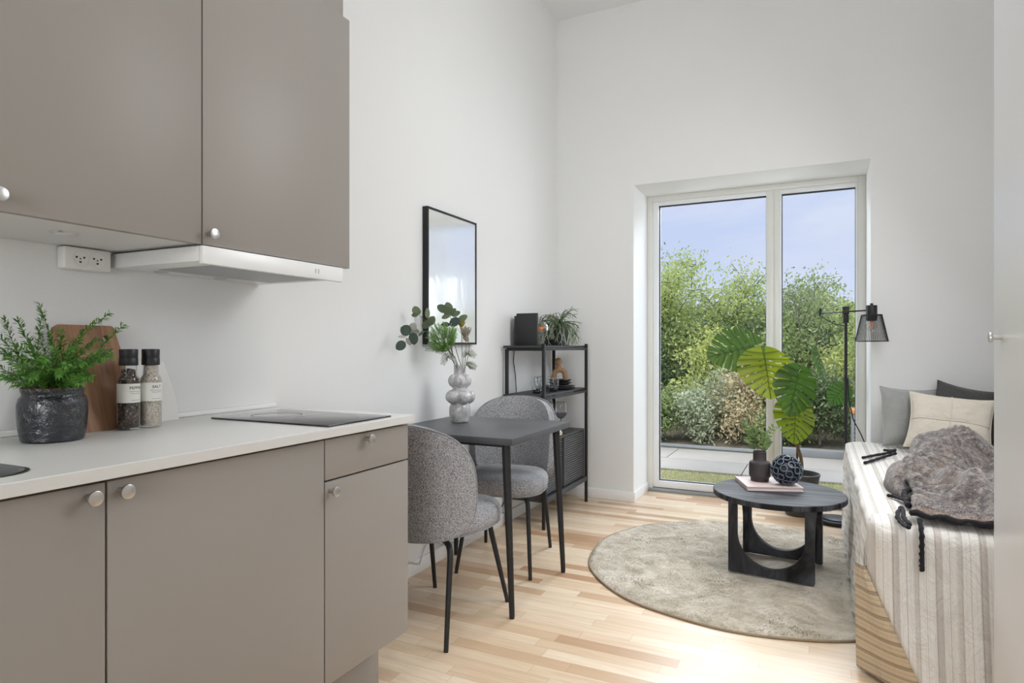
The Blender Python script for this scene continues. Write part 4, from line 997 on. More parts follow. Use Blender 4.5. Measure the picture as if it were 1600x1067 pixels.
for k in range(ns): fs.append((0, 1 + k, 1 + (k + 1) % ns))
for i in range(nr - 1):
    for k in range(ns): fs.append((1 + i * ns + k, 1 + (i + 1) * ns + k, 1 + (i + 1) * ns + (k + 1) % ns, 1 + i * ns + (k + 1) % ns))
MB().add(vs, fs).build('pile', m_rug, rg_, 180)
rg = random.Random(31); b = MB()
for _ in range(26000):
    a_ = rg.uniform(0, 2 * PI); r_ = RR * math.sqrt(rg.random()) * 0.995; x, y = RC.x + r_ * math.cos(a_), RC.y + r_ * math.sin(a_)
    if x > 0.10 or abs(x - CX) < 0.235 and abs(y - CY) < 0.235: continue
    dn = noise.noise(Vector((x * 4, y * 4, 2))) * 3; d = Vector((math.cos(dn), math.sin(dn), 0.55)) + Vector((rg.uniform(-.5, .5), rg.uniform(-.5, .5), 0)); d.normalize()
    s_ = d.cross(Vector((0, 0, 1))).normalized() * 0.0016; p_ = Vector((x, y, 0.0165)); b.add([p_ - s_, p_ + s_, p_ + d * rg.uniform(.008, .016)], [(0, 1, 2)])
b.build('loose_fibres', m_rug, rg_, 0)
pts = [(RC.x + RR * 1.003 * (1 + 0.006 * math.sin(5 * a + 1) + 0.004 * math.sin(11 * a)) * math.cos(a), RC.y + RR * 1.003 * (1 + 0.006 * math.sin(5 * a + 1) + 0.004 * math.sin(11 * a)) * math.sin(a), 0.0052) for a in [2 * PI * k / 160 for k in range(161)]]
MB().tube(pts, 0.0050, 8, False).build('bound_edge', m_rugedge, rg_, 180)
# ------------------------------------------------------------------ monstera by the window
m_mon = NT('monstera_leaf')
t = m_mon; a = t.n('ShaderNodeAttribute', attribute_name='vein'); tn = t.n('ShaderNodeAttribute', attribute_name='tint')
c0 = t.mixc(tn.outputs['Fac'], lin((42, 82, 24)), lin((120, 136, 24)))
col = t.mixc(a.outputs['Fac'], c0, lin((36, 50, 14)))
p = t.bsdf(col, 0.38, 0, 0.5); tl = t.n('ShaderNodeBsdfTranslucent'); t.l(t.mixc(0.5, col, t.mixc(t.math('MULTIPLY', a.outputs['Fac'], 0.9), t.mixc(tn.outputs['Fac'], lin((66, 116, 30)), lin((178, 188, 36))), lin((40, 56, 12)))), tl.inputs[0])
mx = t.n('ShaderNodeMixShader'); mx.inputs[0].default_value = 0.36; t.l(p.outputs[0], mx.inputs[1]); t.l(tl.outputs[0], mx.inputs[2]); m_mon = t.fin(mx)
m_monstem = simple('monstera_stem', (88, 98, 52), 0.55, var=0.15, vscale=20)
m_stake = simple('brown_mossy_stem', (96, 82, 58), 0.85, var=0.2, vscale=30)
m_planter = simple('dark_grey_planter', (66, 66, 66), 0.6, var=0.05)
MP = Vector((-0.112, 4.605, 0.0))
mo = thing('monstera', 'large monstera with split leaves in a dark round pot at the window', 'potted plant', MP)
MB().lathe([(0.0001, 0.003), (0.080, 0.003), (0.086, 0.008), (0.113, 0.20), (0.124, 0.262), (0.128, 0.268), (0.128, 0.278), (0.122, 0.280), (0.118, 0.262), (0.116, 0.245)], MP, 56, caps=False).build('pot', m_planter, mo, 50)
MB().lathe([(0.0001, 0.252), (0.1165, 0.247)], MP, 40, caps=False).build('soil', m_soil, mo)
SL = [(0.02, 0.24, -8), (0.15, 0.22, 8), (0.28, 0.20, 22), (0.41, 0.18, 34), (0.54, 0.14, 46), (0.67, 0.10, 56)]
HOLES = [(0.10, 0.075, 0.045, 6), (0.22, 0.08, 0.045, 16), (0.35, 0.075, 0.04, 28), (0.48, 0.065, 0.035, 40)]
def seg_d(px, py, ax, ay, bx, by):
    dx, dy = bx - ax, by - ay; tt = ((px - ax) * dx + (py - ay) * dy) / (dx * dx + dy * dy); tt = min(1, max(0, tt))
    return math.hypot(px - ax - dx * tt, py - ay - dy * tt), tt
def leaf_f(x, y, jit):
    ax = abs(x); sgn = 0 if x < 0 else 1
    yy = (y + 0.25) / 1.25
    if yy <= 0 or yy >= 1: w_ = -abs(yy - 0.5) * 0.4
    else: w_ = 0.53 * (math.sin(PI * yy ** 0.80)) ** 0.62 * (1 - 0.25 * max(0, yy - 0.6))
    f = (w_ - ax) * 0.7
    if y < 0.0: f = min(f, ax - 0.012 + 0.35 * (y) * 0 - (-y) * 0.10)
    for k, (y0, d0, ang_) in enumerate(SL):
        j = jit[sgn][k]; an = math.radians(ang_ + j[0]); d0 = d0 + j[1]
        x0, y0_ = d0 * math.cos(an), y0 + d0 * math.sin(an)
        x1, y1_ = 0.8 * math.cos(an), y0 + 0.8 * math.sin(an)
        d, tt = seg_d(ax, y, x0, y0_, x1, y1_); f = min(f, d - (0.0095 + 0.026 * tt))
    for k, (y0, d0, L, ang_) in enumerate(HOLES):
        an = math.radians(ang_); x0, y0_ = d0 * math.cos(an), y0 + d0 * math.sin(an)
        d, tt = seg_d(ax, y, x0, y0_, x0 + L * math.cos(an), y0_ + L * math.sin(an)); f = min(f, d - 0.0145)
    return f
def monstera_leaf(joint, tip, width, normal, seed, tint, droop=0.12, cup=0.10, name_parent=None):
    rg = random.Random(seed); jit = [[(rg.uniform(-4, 4), rg.uniform(-.05, .05)) for _ in range(6)] for _ in range(2)]
    NX, NY = 84, 88; x0, x1, y0, y1 = -0.58, 0.58, -0.27, 1.02
    hx, hy = (x1 - x0) / NX, (y1 - y0) / NY
    F = [[leaf_f(x0 + i * hx, y0 + j * hy, jit) for i in range(NX + 1)] for j in range(NY + 1)]
    keep = set(); cnt = {}
    for j in range(NY):
        for i in range(NX):
            fv = (F[j][i] + F[j][i + 1] + F[j + 1][i] + F[j + 1][i + 1]) / 4
            if fv > 0:
                keep.add((i, j))
                for q in ((i, j), (i + 1, j), (i + 1, j + 1), (i, j + 1)): cnt[q] = cnt.get(q, 0) + 1
    idx = {}; P2 = []
    for (i, j), c in cnt.items():
        x, y = x0 + i * hx, y0 + j * hy
        if c < 4:
            for _ in range(3):
                f = leaf_f(x, y, jit); e = 0.002
                gx = (leaf_f(x + e, y, jit) - leaf_f(x - e, y, jit)) / (2 * e); gy = (leaf_f(x, y + e, jit) - leaf_f(x, y - e, jit)) / (2 * e); g2 = gx * gx + gy * gy
                if g2 > 1e-4:
                    sx_ = max(-hx * .45, min(hx * .45, f * gx / g2)); sy_ = max(-hy * .45, min(hy * .45, f * gy / g2)); x -= sx_; y -= sy_
        idx[(i, j)] = len(P2); P2.append((x, y))
    d = Vector(tip) - Vector(joint); L = d.length; d.normalize(); nn = Vector(normal); nn = (nn - d * nn.dot(d)).normalized(); s = d.cross(nn)
    vs = []; ve = []
    for x, y in P2:
        zf = -droop * max(0, y) ** 2 * L - cup * (abs(x) ** 1.6) * L * 1.2 + 0.012 * math.sin(9 * y + 5 * abs(x)) * abs(x) * L
        # side veins
        vd = 1.0
        for y0v in (-0.08, 0.06, 0.19, 0.32, 0.45, 0.58, 0.71):
            an = math.radians(-10 + 75 * (y0v + 0.08)); dd = abs((abs(x)) * math.sin(an) - (y - y0v) * math.cos(an)); vd = min(vd, dd)
        zf += 0.020 * L * (1 - math.exp(-(vd / 0.035) ** 2))
        v1 = max(0, 1 - abs(x) / 0.018); v2 = max(0, 1 - vd / 0.015) * 0.95
        zf -= 0.006 * L * max(v1, v2)
        vs.append(Vector(joint) + d * (y * L) + s * (x * width) + nn * zf); ve.append(max(v1, v2))
    fs = [(idx[(i, j)], idx[(i + 1, j)], idx[(i + 1, j + 1)], idx[(i, j + 1)]) for i, j in keep]
    return MB().add(vs, fs, vein=ve, tint=[tint] * len(vs)).build('leaf', m_mon, mo, 180)
mD = 4.16
up = Vector((0, 0, 1))
jA, jB, jC, jD = at(1177, 541, 4.24), at(1194, 557, 4.12), at(1247, 585, 4.08), at(1243, 634, 4.14)
monstera_leaf(jA, at(1106, 556, 4.20), 0.36, toC * 0.75 + up * 0.55, 1, 0.12, 0.08)
monstera_leaf(jB, at(1206, 623, 4.02), 0.365, toC * 0.95 + up * 0.2, 2, 0.95, 0.06)
monstera_leaf(jC, at(1234, 651, 4.00), 0.275, toC * 0.95 + up * 0.3, 3, 0.10, 0.05)
monstera_leaf(jD, at(1241, 694, 4.06), 0.300, toC * 0.95 - up * 0.1 + RT * 0.1, 4, 0.62, 0.03)
jE = at(1274, 552, 4.2); monstera_leaf(jE, at(1293, 600, 4.15), 0.20, RT * 0.95 + toC * 0.22, 5, 0.05, 0.05)
jF = at(1318, 606, 4.3); monstera_leaf(jF, at(1296, 632, 4.3), 0.15, toC + up * 0.6, 6, 0.05, 0.05)
stem0 = MP + Vector((0.01, 0, 0.25))
b = MB(); crown = at(1243, 690, 4.2)
b.tube(bez(stem0, stem0 + Vector((0.02, -0.01, 0.12)), crown, 8) + bez(crown, at(1247, 650, 4.22), at(1258, 600, 4.22), 8)[1:], [0.011] * 6 + [0.009] * 11, 8)
b.build('stem', m_stake, mo, 180)
b = MB(); b.tube(bez(MP + Vector((-0.035, 0, 0.25)), at(1246, 735, 4.24), at(1246, 690, 4.2), 8), 0.008, 8); b.build('stem', m_stake, mo, 180)
for p0, p1, p2 in ((at(1247, 670, 4.2), at(1215, 640, 4.2), jA), (at(1250, 660, 4.2), at(1218, 580, 4.2), jB), (at(1256, 610, 4.22), at(1262, 545, 4.2), jE), (at(1254, 612, 4.2), at(1256, 560, 4.16), jC), (at(1249, 660, 4.2), at(1262, 630, 4.2), jD), (at(1256, 610, 4.22), at(1290, 570, 4.26), jF)):
    b = MB(); b.tube(bez(p0, p1, p2, 12), [0.0055 - 0.0022 * i / 12 for i in range(13)], 7); b.build('petiole', m_monstem, mo, 180)
b = MB(); b.tube(bez(at(1274, 548, 4.2), at(1278, 520, 4.21), at(1285, 490, 4.22), 10), [0.0042 - 0.0026 * i / 10 for i in range(11)], 7); b.build('new_shoot', m_monstem, mo, 180)

# ------------------------------------------------------------------ floor lamp
LX, LY = 0.1575, 4.470
fl = thing('floor_lamp', 'black floor lamp with a perforated shade on a side arm, behind the daybed corner', 'lamp', (LX, LY, 0))
LD = LX * FW.x + LY * FW.y
BCx = Vector((0.105, 4.500, 0))
MB().lathe([(0.0001, 0.0005), (0.118, 0.0005), (0.120, 0.003), (0.120, 0.022), (0.117, 0.0255), (0.0001, 0.026)], BCx, 64, caps=False).build('base', m_black, fl, 40)
MB().lathe([(0.0001, 0.0265), (0.085, 0.0265), (0.085, 0.031), (0.083, 0.0325), (0.0001, 0.0325)], BCx, 56, caps=False).build('base_disc', m_black, fl, 40)
ztop = at(1320, 480, LD).z
b = MB(); b.tube([(LX, LY, 0.02), (LX, LY, 0.7), (LX, LY, ztop - 0.01)], 0.0092, 16); b.build('pole', m_black, fl, 40)
zc = at(1320, 487, LD).z
b = MB(); b.lathe([(0.0001, ztop - 0.10 + 0.002), (0.016, ztop - 0.098), (0.018, ztop - 0.085), (0.0165, ztop - 0.06), (0.018, ztop - 0.02), (0.021, ztop - 0.004), (0.019, ztop + 0.004), (0.0001, ztop + 0.006)], (LX, LY, 0), 24, caps=False)
b.box(LX - 0.019, LX + 0.019, LY - 0.024, LY + 0.018, zc - 0.014, zc + 0.014, 0.004); b.build('clamp', m_black, fl, 40)
pol = Vector((LX, LY, zc)); HY = 4.335
hd_ = Vector((0.0667 * HY, HY, 0)); HD = hd_.dot(FW)
adir = (Vector((hd_.x, hd_.y, zc)) - pol).normalized(); pb = pol + adir * ((hd_.xy - pol.xy).length - 0.026)
pa = pol - adir * 0.215
arm = MB(); arm.tube([pa, pb], 0.0045, 12); arm.build('arm', m_black, fl, 180)
q = pol - adir * 0.208; b = MB(); b.tube([q - up * 0.016, q + up * 0.004, q + up * 0.03 + RT * .004, q + up * 0.034 + RT * .004], [0.006, 0.009, 0.009, 0.006], 14); b.build('arm_knob', m_black, fl, 60)
z1_, z2_ = at(1362, 477, HD).z, at(1362, 494, HD).z
MB().lathe([(0.0001, z2_ - 0.028), (0.026, z2_ - 0.028), (0.030, z2_ - 0.02), (0.030, z1_ - 0.004), (0.028, z1_), (0.008, z1_), (0.008, z1_ + 0.012), (0.0001, z1_ + 0.013)], hd_, 32, caps=False).build('lamp_holder', m_black, fl, 50)
zs0, zs1 = at(1362, 533, HD).z, at(1362, 492, HD).z
R0, R1 = 0.088, 0.055
b = MB(); nu, nv = 54, 20; vs = []; fs = []
for j in range(nv + 1):
    f = j / nv; r = R0 + (R1 - R0) * f; z = zs0 + (zs1 - zs0) * f
    for i in range(nu):
        a_ = 2 * PI * i / nu; vs.append(hd_ + Vector((r * math.cos(a_), r * math.sin(a_), z)))
for j in range(nv):
    for i in range(nu): fs.append((j * nu + i, j * nu + (i + 1) % nu, (j + 1) * nu + (i + 1) % nu, (j + 1) * nu + i))
shd = MB().add(vs, fs).build('lamp_shade', m_black, fl, 180)
mod(shd, 'WIREFRAME', thickness=0.0021, use_even_offset=False, use_relative_offset=False)
b = MB()
for r, z in ((R0, zs0), (R1, zs1)):
    b.tube([hd_ + Vector((r * math.cos(2 * PI * k / 48), r * math.sin(2 * PI * k / 48), z)) for k in range(49)], 0.0028, 8, False)
for k in range(3):
    a_ = 2 * PI * k / 3 + 0.5; b.tube([hd_ + Vector((0.026 * math.cos(a_), 0.026 * math.sin(a_), zs1)), hd_ + Vector((R1 * math.cos(a_), R1 * math.sin(a_), zs1))], 0.0022, 6)
b.build('shade_ring', m_black, shd, 180)
t = NT('clear_bulb_glass'); m_bulb2 = thin_glass('clear_bulb', (0.95, 0.94, 0.93), 0.0, 1.2)
bu = MB().ball((hd_.x, hd_.y, z2_ - 0.060), 0.030, 24, 16).build('bulb', m_bulb2, fl, 180)
b = MB()
for k in range(6):
    a_ = 2 * PI * k / 6; b.tube([(hd_.x + 0.008 * math.cos(a_), hd_.y + 0.008 * math.sin(a_), z2_ - 0.035), (hd_.x + 0.013 * math.cos(a_ + .4), hd_.y + 0.013 * math.sin(a_ + .4), z2_ - 0.072)], 0.0014, 5)
b.build('filament', m_amber, bu, 180)
qe = q - up * 0.008
b = MB(); b.tube(bez(qe, qe.lerp(pol, 0.4) - up * 0.07, Vector((LX - 0.008, LY, at(1316, 509, LD).z)), 10), 0.0032, 7)
b.tube([Vector((LX + 0.012, LY + 0.004, 0.92)), Vector((LX + 0.015, LY + 0.01, 0.80)), at(1333, 655, LD + .02), at(1345, 678, LD + .03), at(1353, 696, LD + .04), Vector((0.31, 4.45, 0.36)), Vector((0.33, 4.448, 0.2))], 0.0034, 7)
b.build('cord', m_cord, fl, 180)
b = MB(); b.lathe([(0.012, 0.0), (0.013, 0.008), (0.012, 0.018)], (LX, LY, 0.905), 16); b.build('cord_clip', m_black, fl, 60)

# ------------------------------------------------------------------ daybed with bedspread
BX0, BX1, BY0, BY1, BZ = 0.158, 1.075, 2.440, 4.425, 0.520
m_mattress = simple('off_white_mattress', (216, 212, 204), 0.9)
db = thing('daybed', 'low daybed along the right wall, hidden under a striped bedspread', 'bed', ((BX0 + BX1) / 2, (BY0 + BY1) / 2, 0))
MB().box(BX0 + 0.03, BX1 - 0.005, BY0 + 0.03, BY1 - 0.02, 0.30, BZ - 0.018, 0.05, 4).build('mattress', m_mattress, db, 60)
MB().box(BX0 + 0.05, BX1 - 0.01, BY0 + 0.06, BY1 - 0.04, 0.14, 0.298, 0.005).build('bed_base', m_blackwood, db)
for xx in (BX0 + 0.09, BX1 - 0.06):
    for yy in (BY0 + 0.12, BY1 - 0.1): MB().box(xx - 0.025, xx + 0.025, yy - 0.025, yy + 0.025, 0, 0.139, 0.002).build('leg', m_blackwood, db)

# woven stripe cloth; attribute 's' is the distance across the cloth in metres
def stripe_mat(name, base, dark, thin):
    t = NT(name); a = t.n('ShaderNodeAttribute', attribute_name='across'); a2 = t.n('ShaderNodeAttribute', attribute_name='r')
    v = t.coord()
    s0 = a.outputs['Fac']
    wob = t.math('MULTIPLY', t.math('SUBTRACT', t.noise(v, 3, 2), 0.5), 0.004); s0 = t.math('ADD', s0, wob)
    ph = t.math('FRACT', t.math('DIVIDE', s0, 0.118))
    band = t.ramp(ph, [(0.0, (0, 0, 0)), (0.04, (0.95,) * 3), (0.055, (0.46,) * 3), (0.17, (0.55,) * 3), (0.20, (0, 0, 0)), (0.34, (0, 0, 0)), (0.352, (0.8,) * 3), (0.368, (0, 0, 0)), (0.50, (0, 0, 0)), (0.54, (0.34,) * 3), (0.62, (0.40,) * 3), (0.63, (0.8,) * 3), (0.65, (0, 0, 0)), (0.80, (0, 0, 0)), (0.81, (0.6,) * 3), (0.825, (0, 0, 0)), (1, (0, 0, 0))])
    fine = t.math('FRACT', t.math('DIVIDE', s0, 0.0125)); fl_ = t.ramp(fine, [(0, (0, 0, 0)), (0.08, (0.35,) * 3), (0.16, (0, 0, 0))])
    wv = t.noise(v, 380, 2, 0.6)
    col = t.mixc(band, lin(base), lin(dark)); col = t.mixc(t.math('MULTIPLY', fl_, 0.6), col, lin(thin))
    col = t.mixc(t.math('MULTIPLY', wv, 0.22), col, lin(thin))
    cr = t.noise(t.coord('Object', (9, 9, 4)), 2.2, 4, 0.6, 0.7)
    return t.fin(t.bsdf(col, 0.92, 0, 0.15, t.bump(wv, 0.25, 0.002, t.bump(cr, 0.5, 0.03)), Sheen_Weight=0.15))
m_stripe = stripe_mat('striped_linen', (230, 226, 219), (164, 152, 142), (128, 118, 112))
m_stripe_tan = stripe_mat('striped_linen_tan', (212, 194, 166), (112, 94, 74), (124, 104, 82))  # tan version of the striped cloth, for the corner panel and curled hem

bs_ = thing('bedspread', 'off-white bedspread with grey-brown stripes draped over the daybed', 'bedspread', (0.6, 3.4, 0.0))
# perimeter: far left -> near left corner -> near right
rc = 0.055; per = []; NP1, NC, NP2 = 70, 14, 44
for k in range(NP1): per.append((BX0, BY1 + (BY0 + rc - BY1) * k / NP1, 0.0))
for k in range(NC + 1):
    a_ = PI + (PI / 2) * k / NC; per.append((BX0 + rc + rc * math.cos(a_), BY0 + rc + rc * math.sin(a_), k / NC))
for k in range(1, NP2 + 1): per.append((BX0 + rc + (BX1 - 0.003 - BX0 - rc) * k / NP2, BY0, 1.0))
NPt = len(per); arc = [0.0]
for k in range(1, NPt): arc.append(arc[-1] + math.hypot(per[k][0] - per[k - 1][0], per[k][1] - per[k - 1][1]))
anchor = (BX1 - 0.003, BY1)
def topz(x, y):
    e = min(x - BX0, y - BY0); e = max(0, min(1, e / 0.06))
    return BZ + 0.012 * (1 - (1 - e) ** 2) + 0.003 * noise.noise(Vector((x * 5, y * 5, 1))) + 0.0015 * noise.noise(Vector((x * 16, y * 10, 4)))
rows = []; NT_, NS = 40, 34
V = []; SA = []
for j in range(NT_ + 1):
    f = (1 - j / NT_) ** 1.0
    f = 1 - (j / NT_); f = f ** 1.6 if f > 0 else 0
    for (px, py, ph) in per:
        x, y = px + (anchor[0] - px) * f, py + (anchor[1] - py) * f
        V.append((x, y, topz(x, y))); SA.append(x)
for i in range(1, NS + 1):
    f = i / NS; drop = f * (BZ - 0.018)
    for k, (px, py, ph) in enumerate(per):
        a_ = PI + PI / 2 * ph; nx_, ny_ = math.cos(a_), math.sin(a_)
        A_ = arc[k]
        rnd_ = 0.012 * (1 - math.exp(-drop / 0.02))
        fold = (0.011 * math.sin(A_ * 21 + 1.3 * math.sin(A_ * 5)) + 0.007 * math.sin(A_ * 47 + 2)) * f ** 1.3 * (1 - 0.9 * max(0, 1 - abs(ph - 0.5) / 0.5) if 0 < ph < 1 else 1)
        if ph > 0: fold *= 0.3 
        flare = 0.008 * f + 0.008 * noise.noise(Vector((A_ * 7, f * 6, 2)))
        cen_ = 1 - min(1, abs(A_ - arc[NP1 + NC // 2]) / 0.14)
        corner = 0.0
        off_ = rnd_ + fold + flare + corner
        x, y = px + nx_ * off_, py + ny_ * off_
        z = BZ - drop - 0.012 * (1 - math.exp(-drop / 0.02)) + 0.012
        if x > BX1 - 0.003: x = BX1 - 0.003
        if ph > 0: y += 0.034 * ph ** 0.5 * min(1, drop / 0.1)
        V.append((x, y, max(z, 0.038 if y < 4.28 and x < 0.3 else 0.012))); SA.append(px - drop * (1 - ph))
fs = []
for j in range(NT_ + NS):
    for k in range(NPt - 1): fs.append((j * NPt + k, j * NPt + k + 1, (j + 1) * NPt + k + 1, (j + 1) * NPt + k))
o = MB().add(V, fs, across=SA).build('cover', m_stripe, bs_, 180)
# loose end flap hanging over the near end, its hem sweeping away from the corner
def crn(x):
    e = max(0.0, min(1.0, (BX0 + rc - x) / rc)); return rc * (1 - math.sqrt(max(0.0, 1 - e * e))) * 0.8
def flap(u, w_):
    # u across from the corner to the right, w_ downwards, starting flat on the bed top
    run = 0.12; tot = run + 0.545; q = w_ * tot
    drop = max(0.0, q - run); d_ = drop / 0.5
    xl = BX0 - 0.008 + 0.42 * max(0.0, drop - 0.17)
    x = xl + (BX1 - 0.004 - xl) * u
    if q < run:
        y = BY0 + (run - q) + crn(x) * (q / run); x = max(x, BX0 + 0.012 * (1 - q / run)); return Vector((x, y, topz(x, max(y, BY0)) + 0.003 * (q / run)))
    r_ = 0.022 * (1 - math.exp(-drop / 0.02))
    out = r_ + 0.006 + 0.085 * d_ ** 1.2 * (1 - 0.6 * u) + (0.010 * math.sin(x * 27 + 1) + 0.006 * math.sin(x * 61)) * d_
    z = topz(x, BY0) + 0.003 - drop * 0.95 + 0.010 * (1 - math.exp(-drop / 0.03))
    return Vector((x, BY0 - out + crn(x), max(z, 0.012)))
o = MB().grid(flap, 60, 44, across=lambda u, w_: flap(u, w_).x + 0.02).build('end_flap', m_stripe, bs_, 180)
mod(o, 'SOLIDIFY', thickness=0.002, offset=1)
def corner_panel(u, w_):
    p = flap(0.0, w_); q = Vector((BX0 - 0.038 - 0.004 * math.sin(PI * w_), BY0 + 0.045, p.z))
    m = p.lerp(q, u); m.y -= 0.022 * math.sin(PI * u) ** 0.7 + 0.012 * u * u * 0; m.x -= 0.004 * math.sin(PI * u * 2)
    m.z -= 0.02 * u * w_
    return Vector((m.x, m.y + 0.004, max(0.014, m.z)))
MB().grid(lambda u, w_: corner_panel(u, 0.42 + 0.575 * w_), 16, 40, across=lambda u, w_: 0.62 * w_).build('folded_corner', m_stripe_tan, bs_, 180)
b = MB()
hp = [Vector((0.205, 2.475, 0.030)), Vector((0.222, 2.43, 0.036)), Vector((0.245, 2.385, 0.034)), Vector((0.27, 2.35, 0.028))]
b.tube(hp, [0.014, 0.02, 0.020, 0.014], 14); b.build('curled_hem', m_stripe_tan, bs_, 180)

# ------------------------------------------------------------------ cushions
def cushion(name, label, center, size, thick, right, upv, mat, group='cushions on the daybed', seams=False, fur=0, n=34, pinch=0.10, sag=0.0, seed=1):
    right = Vector(right).normalized(); upv = Vector(upv); upv = (upv - right * upv.dot(right)).normalized(); nn = right.cross(upv)
    g = thing(name, label, 'cushion', Vector(center) - upv * size[1] / 2, group=group)
    def pt(u, v_, sd):
        x, y = 2 * u - 1, 2 * v_ - 1
        r_ = 1 - pinch * (1 - abs(y) ** 2.2) * (abs(x) ** 3) ; r2 = 1 - pinch * (1 - abs(x) ** 2.2) * (abs(y) ** 3)
        h = max(0, (1 - abs(x) ** 2.6)) ** 0.55 * max(0, (1 - abs(y) ** 2.6)) ** 0.55
        wr = 0.010 * noise.noise(Vector((x * 2.2 + seed, y * 2.2, sd * 3))) + 0.004 * noise.noise(Vector((x * 6 + seed, y * 6, sd * 5)))
        z = sd * (thick / 2) * h + wr * h ** 0.5
        if seams and sd > 0: z -= 0.006 * math.exp(-(x / 0.03) ** 2) * h + 0.006 * math.exp(-((y + 0.05) / 0.03) ** 2) * h
        p_ = Vector(center) + right * (x * r_ * size[0] / 2) + upv * (y * r2 * size[1] / 2 - sag * (1 - abs(x)) * (y > 0) * y) + nn * z
        return p_
    b = MB(); b.grid(lambda u, v_: pt(u, v_, 1), n, n); b.grid(lambda u, v_: pt(1 - u, v_, -1), n, n)
    o = b.build('cover', mat, g, 180)
    edge = [pt(k / n, 0, 1) for k in range(n)] + [pt(1, k / n, 1) for k in range(n)] + [pt(1 - k / n, 1, 1) for k in range(n)] + [pt(0, 1 - k / n, 1) for k in range(n + 1)]
    MB().tube(edge, 0.0026, 6, False).build('seam_edge', mat, g, 180)
    if seams:
        b = MB(); b.tube([pt(0.5, k / n, 1) + nn * 0.002 for k in range(1, n)], 0.0036, 6); b.tube([pt(k / n, 0.475, 1) + nn * 0.002 for k in range(1, n)], 0.0036, 6); b.build('seam', mat, g, 180)
    if fur:
        rg = random.Random(5); b = MB()
        for _ in range(fur):
            u, v_ = rg.random(), rg.random()
            for sd in (1,) if rg.random() < 0.8 else (-1,):
                p_ = pt(u, v_, sd); x, y = 2 * u - 1, 2 * v_ - 1
                d = (nn * sd * 0.8 + right * (x * 0.6 + rg.uniform(-.5, .5)) + upv * (y * 0.5 + rg.uniform(-.6, .4))).normalized(); s = d.cross(nn + right * .3).normalized() * 0.0011; L = rg.uniform(.012, .024)
                b.add([p_ - s, p_ + s, p_ + d * L - upv * 0.004], [(0, 1, 2)])
        b.build('fur_pile', mat, g, 0)
    return g
def cloth_mat(name, dark, light, sc=300, big=0.3, crease=0.4):
    t = NT(name); v = t.coord(); f = t.noise(v, sc, 2, 0.6); bg = t.noise(v, 7, 3)
    col = t.mixc(f, lin(dark), lin(light)); cr = t.noise(v, 9, 4, 0.6, 0.8)
    return t.fin(t.bsdf(col, 0.93, 0, 0.15, t.bump(f, 0.3, 0.002, t.bump(cr, crease, 0.02)), Sheen_Weight=0.3))
m_greyc = cloth_mat('grey_linen', (146, 146, 144), (172, 172, 169)); m_creamc = cloth_mat('cream_crinkled_cotton', (206, 196, 180), (230, 222, 208), 180, crease=0.55)
m_velvet = cloth_mat('dark_grey_velvet', (62, 62, 62), (96, 96, 95)); m_fur = cloth_mat('brown_grey_fur', (74, 64, 58), (122, 108, 98))
cb = 0.534
cushion('cushion', 'plain mid-grey cushion leaning at the far left end of the daybed', (0.490, 4.330, cb + 0.172), (0.40, 0.345), 0.13, RT * 0.9 + Vector((0, 0.2, -0.06)), Vector((0.20, 0.30, 0.93)), m_greyc, seed=2)
cushion('cushion', 'cream square cushion with crossed seams in front of the others', (0.645, 4.130, cb + 0.164), (0.40, 0.340), 0.14, Vector((0.97, -0.12, -0.09)), Vector((0.28, 0.46, 0.86)), m_creamc, seams=True, seed=5)
cushion('cushion', 'dark grey velvet cushion behind the cream cushion', (0.740, 4.372, cb + 0.190), (0.30, 0.35), 0.10, Vector((1, -0.02, -0.22)), Vector((0.16, 0.22, 0.95)), m_velvet, seed=9)
cushion('cushion', 'shaggy brown cushion at the right behind the cream cushion', (0.960, 4.165, cb + 0.205), (0.29, 0.38), 0.13, Vector((0.62, -0.78, 0.0)), Vector((0.22, 0.24, 0.92)), m_fur, fur=5200, seed=12)

# ------------------------------------------------------------------ wool throw
t = NT('mottled_mohair'); v = t.coord()
n1 = t.noise(v, 46, 5, 0.72); n2 = t.noise(t.coord('Object', (1, 2.5, 2)), 140, 3, 0.65); n3 = t.noise(v, 9, 3)
col = t.ramp(n1, [(0.36, lin((62, 54, 52))), (0.5, lin((116, 106, 101))), (0.64, lin((178, 168, 161)))])
col = t.mixc(t.ramp(n2, [(0.45, (0, 0, 0)), (0.62, (0.6,) * 3)]), col, lin((70, 62, 63)))
col = t.mixc(t.ramp(n3, [(0.5, (0, 0, 0)), (0.72, (0.5,) * 3)]), col, lin((150, 130, 116)))
bd = t.n('ShaderNodeAttribute', attribute_name='band'); col = t.mixc(t.math('MULTIPLY', bd.outputs['Fac'], 0.8), col, lin((160, 126, 102)))
m_throw = t.fin(t.bsdf(col, 0.96, 0, 0.1, t.bump(t.math('ADD', n2, n1), 0.7, 0.006), Sheen_Weight=0.5))
m_fringe = simple('black_wool_yarn', (32, 30, 34), 0.95, bump=0.7, bscale=160, bdist=0.004)
th_ = thing('wool_throw', 'mottled grey-brown wool throw with black fringe bunched on the daybed', 'throw', (0.6, 3.0, BZ + 0.012))
def bump2(x, y, cx, cy, rx, ry, h, rot=0.0):
    c_, s_ = math.cos(rot), math.sin(rot); dx, dy = x - cx, y - cy; a_, b_ = (dx * c_ + dy * s_) / rx, (-dx * s_ + dy * c_) / ry
    return h * math.exp(-(a_ * a_ + b_ * b_))
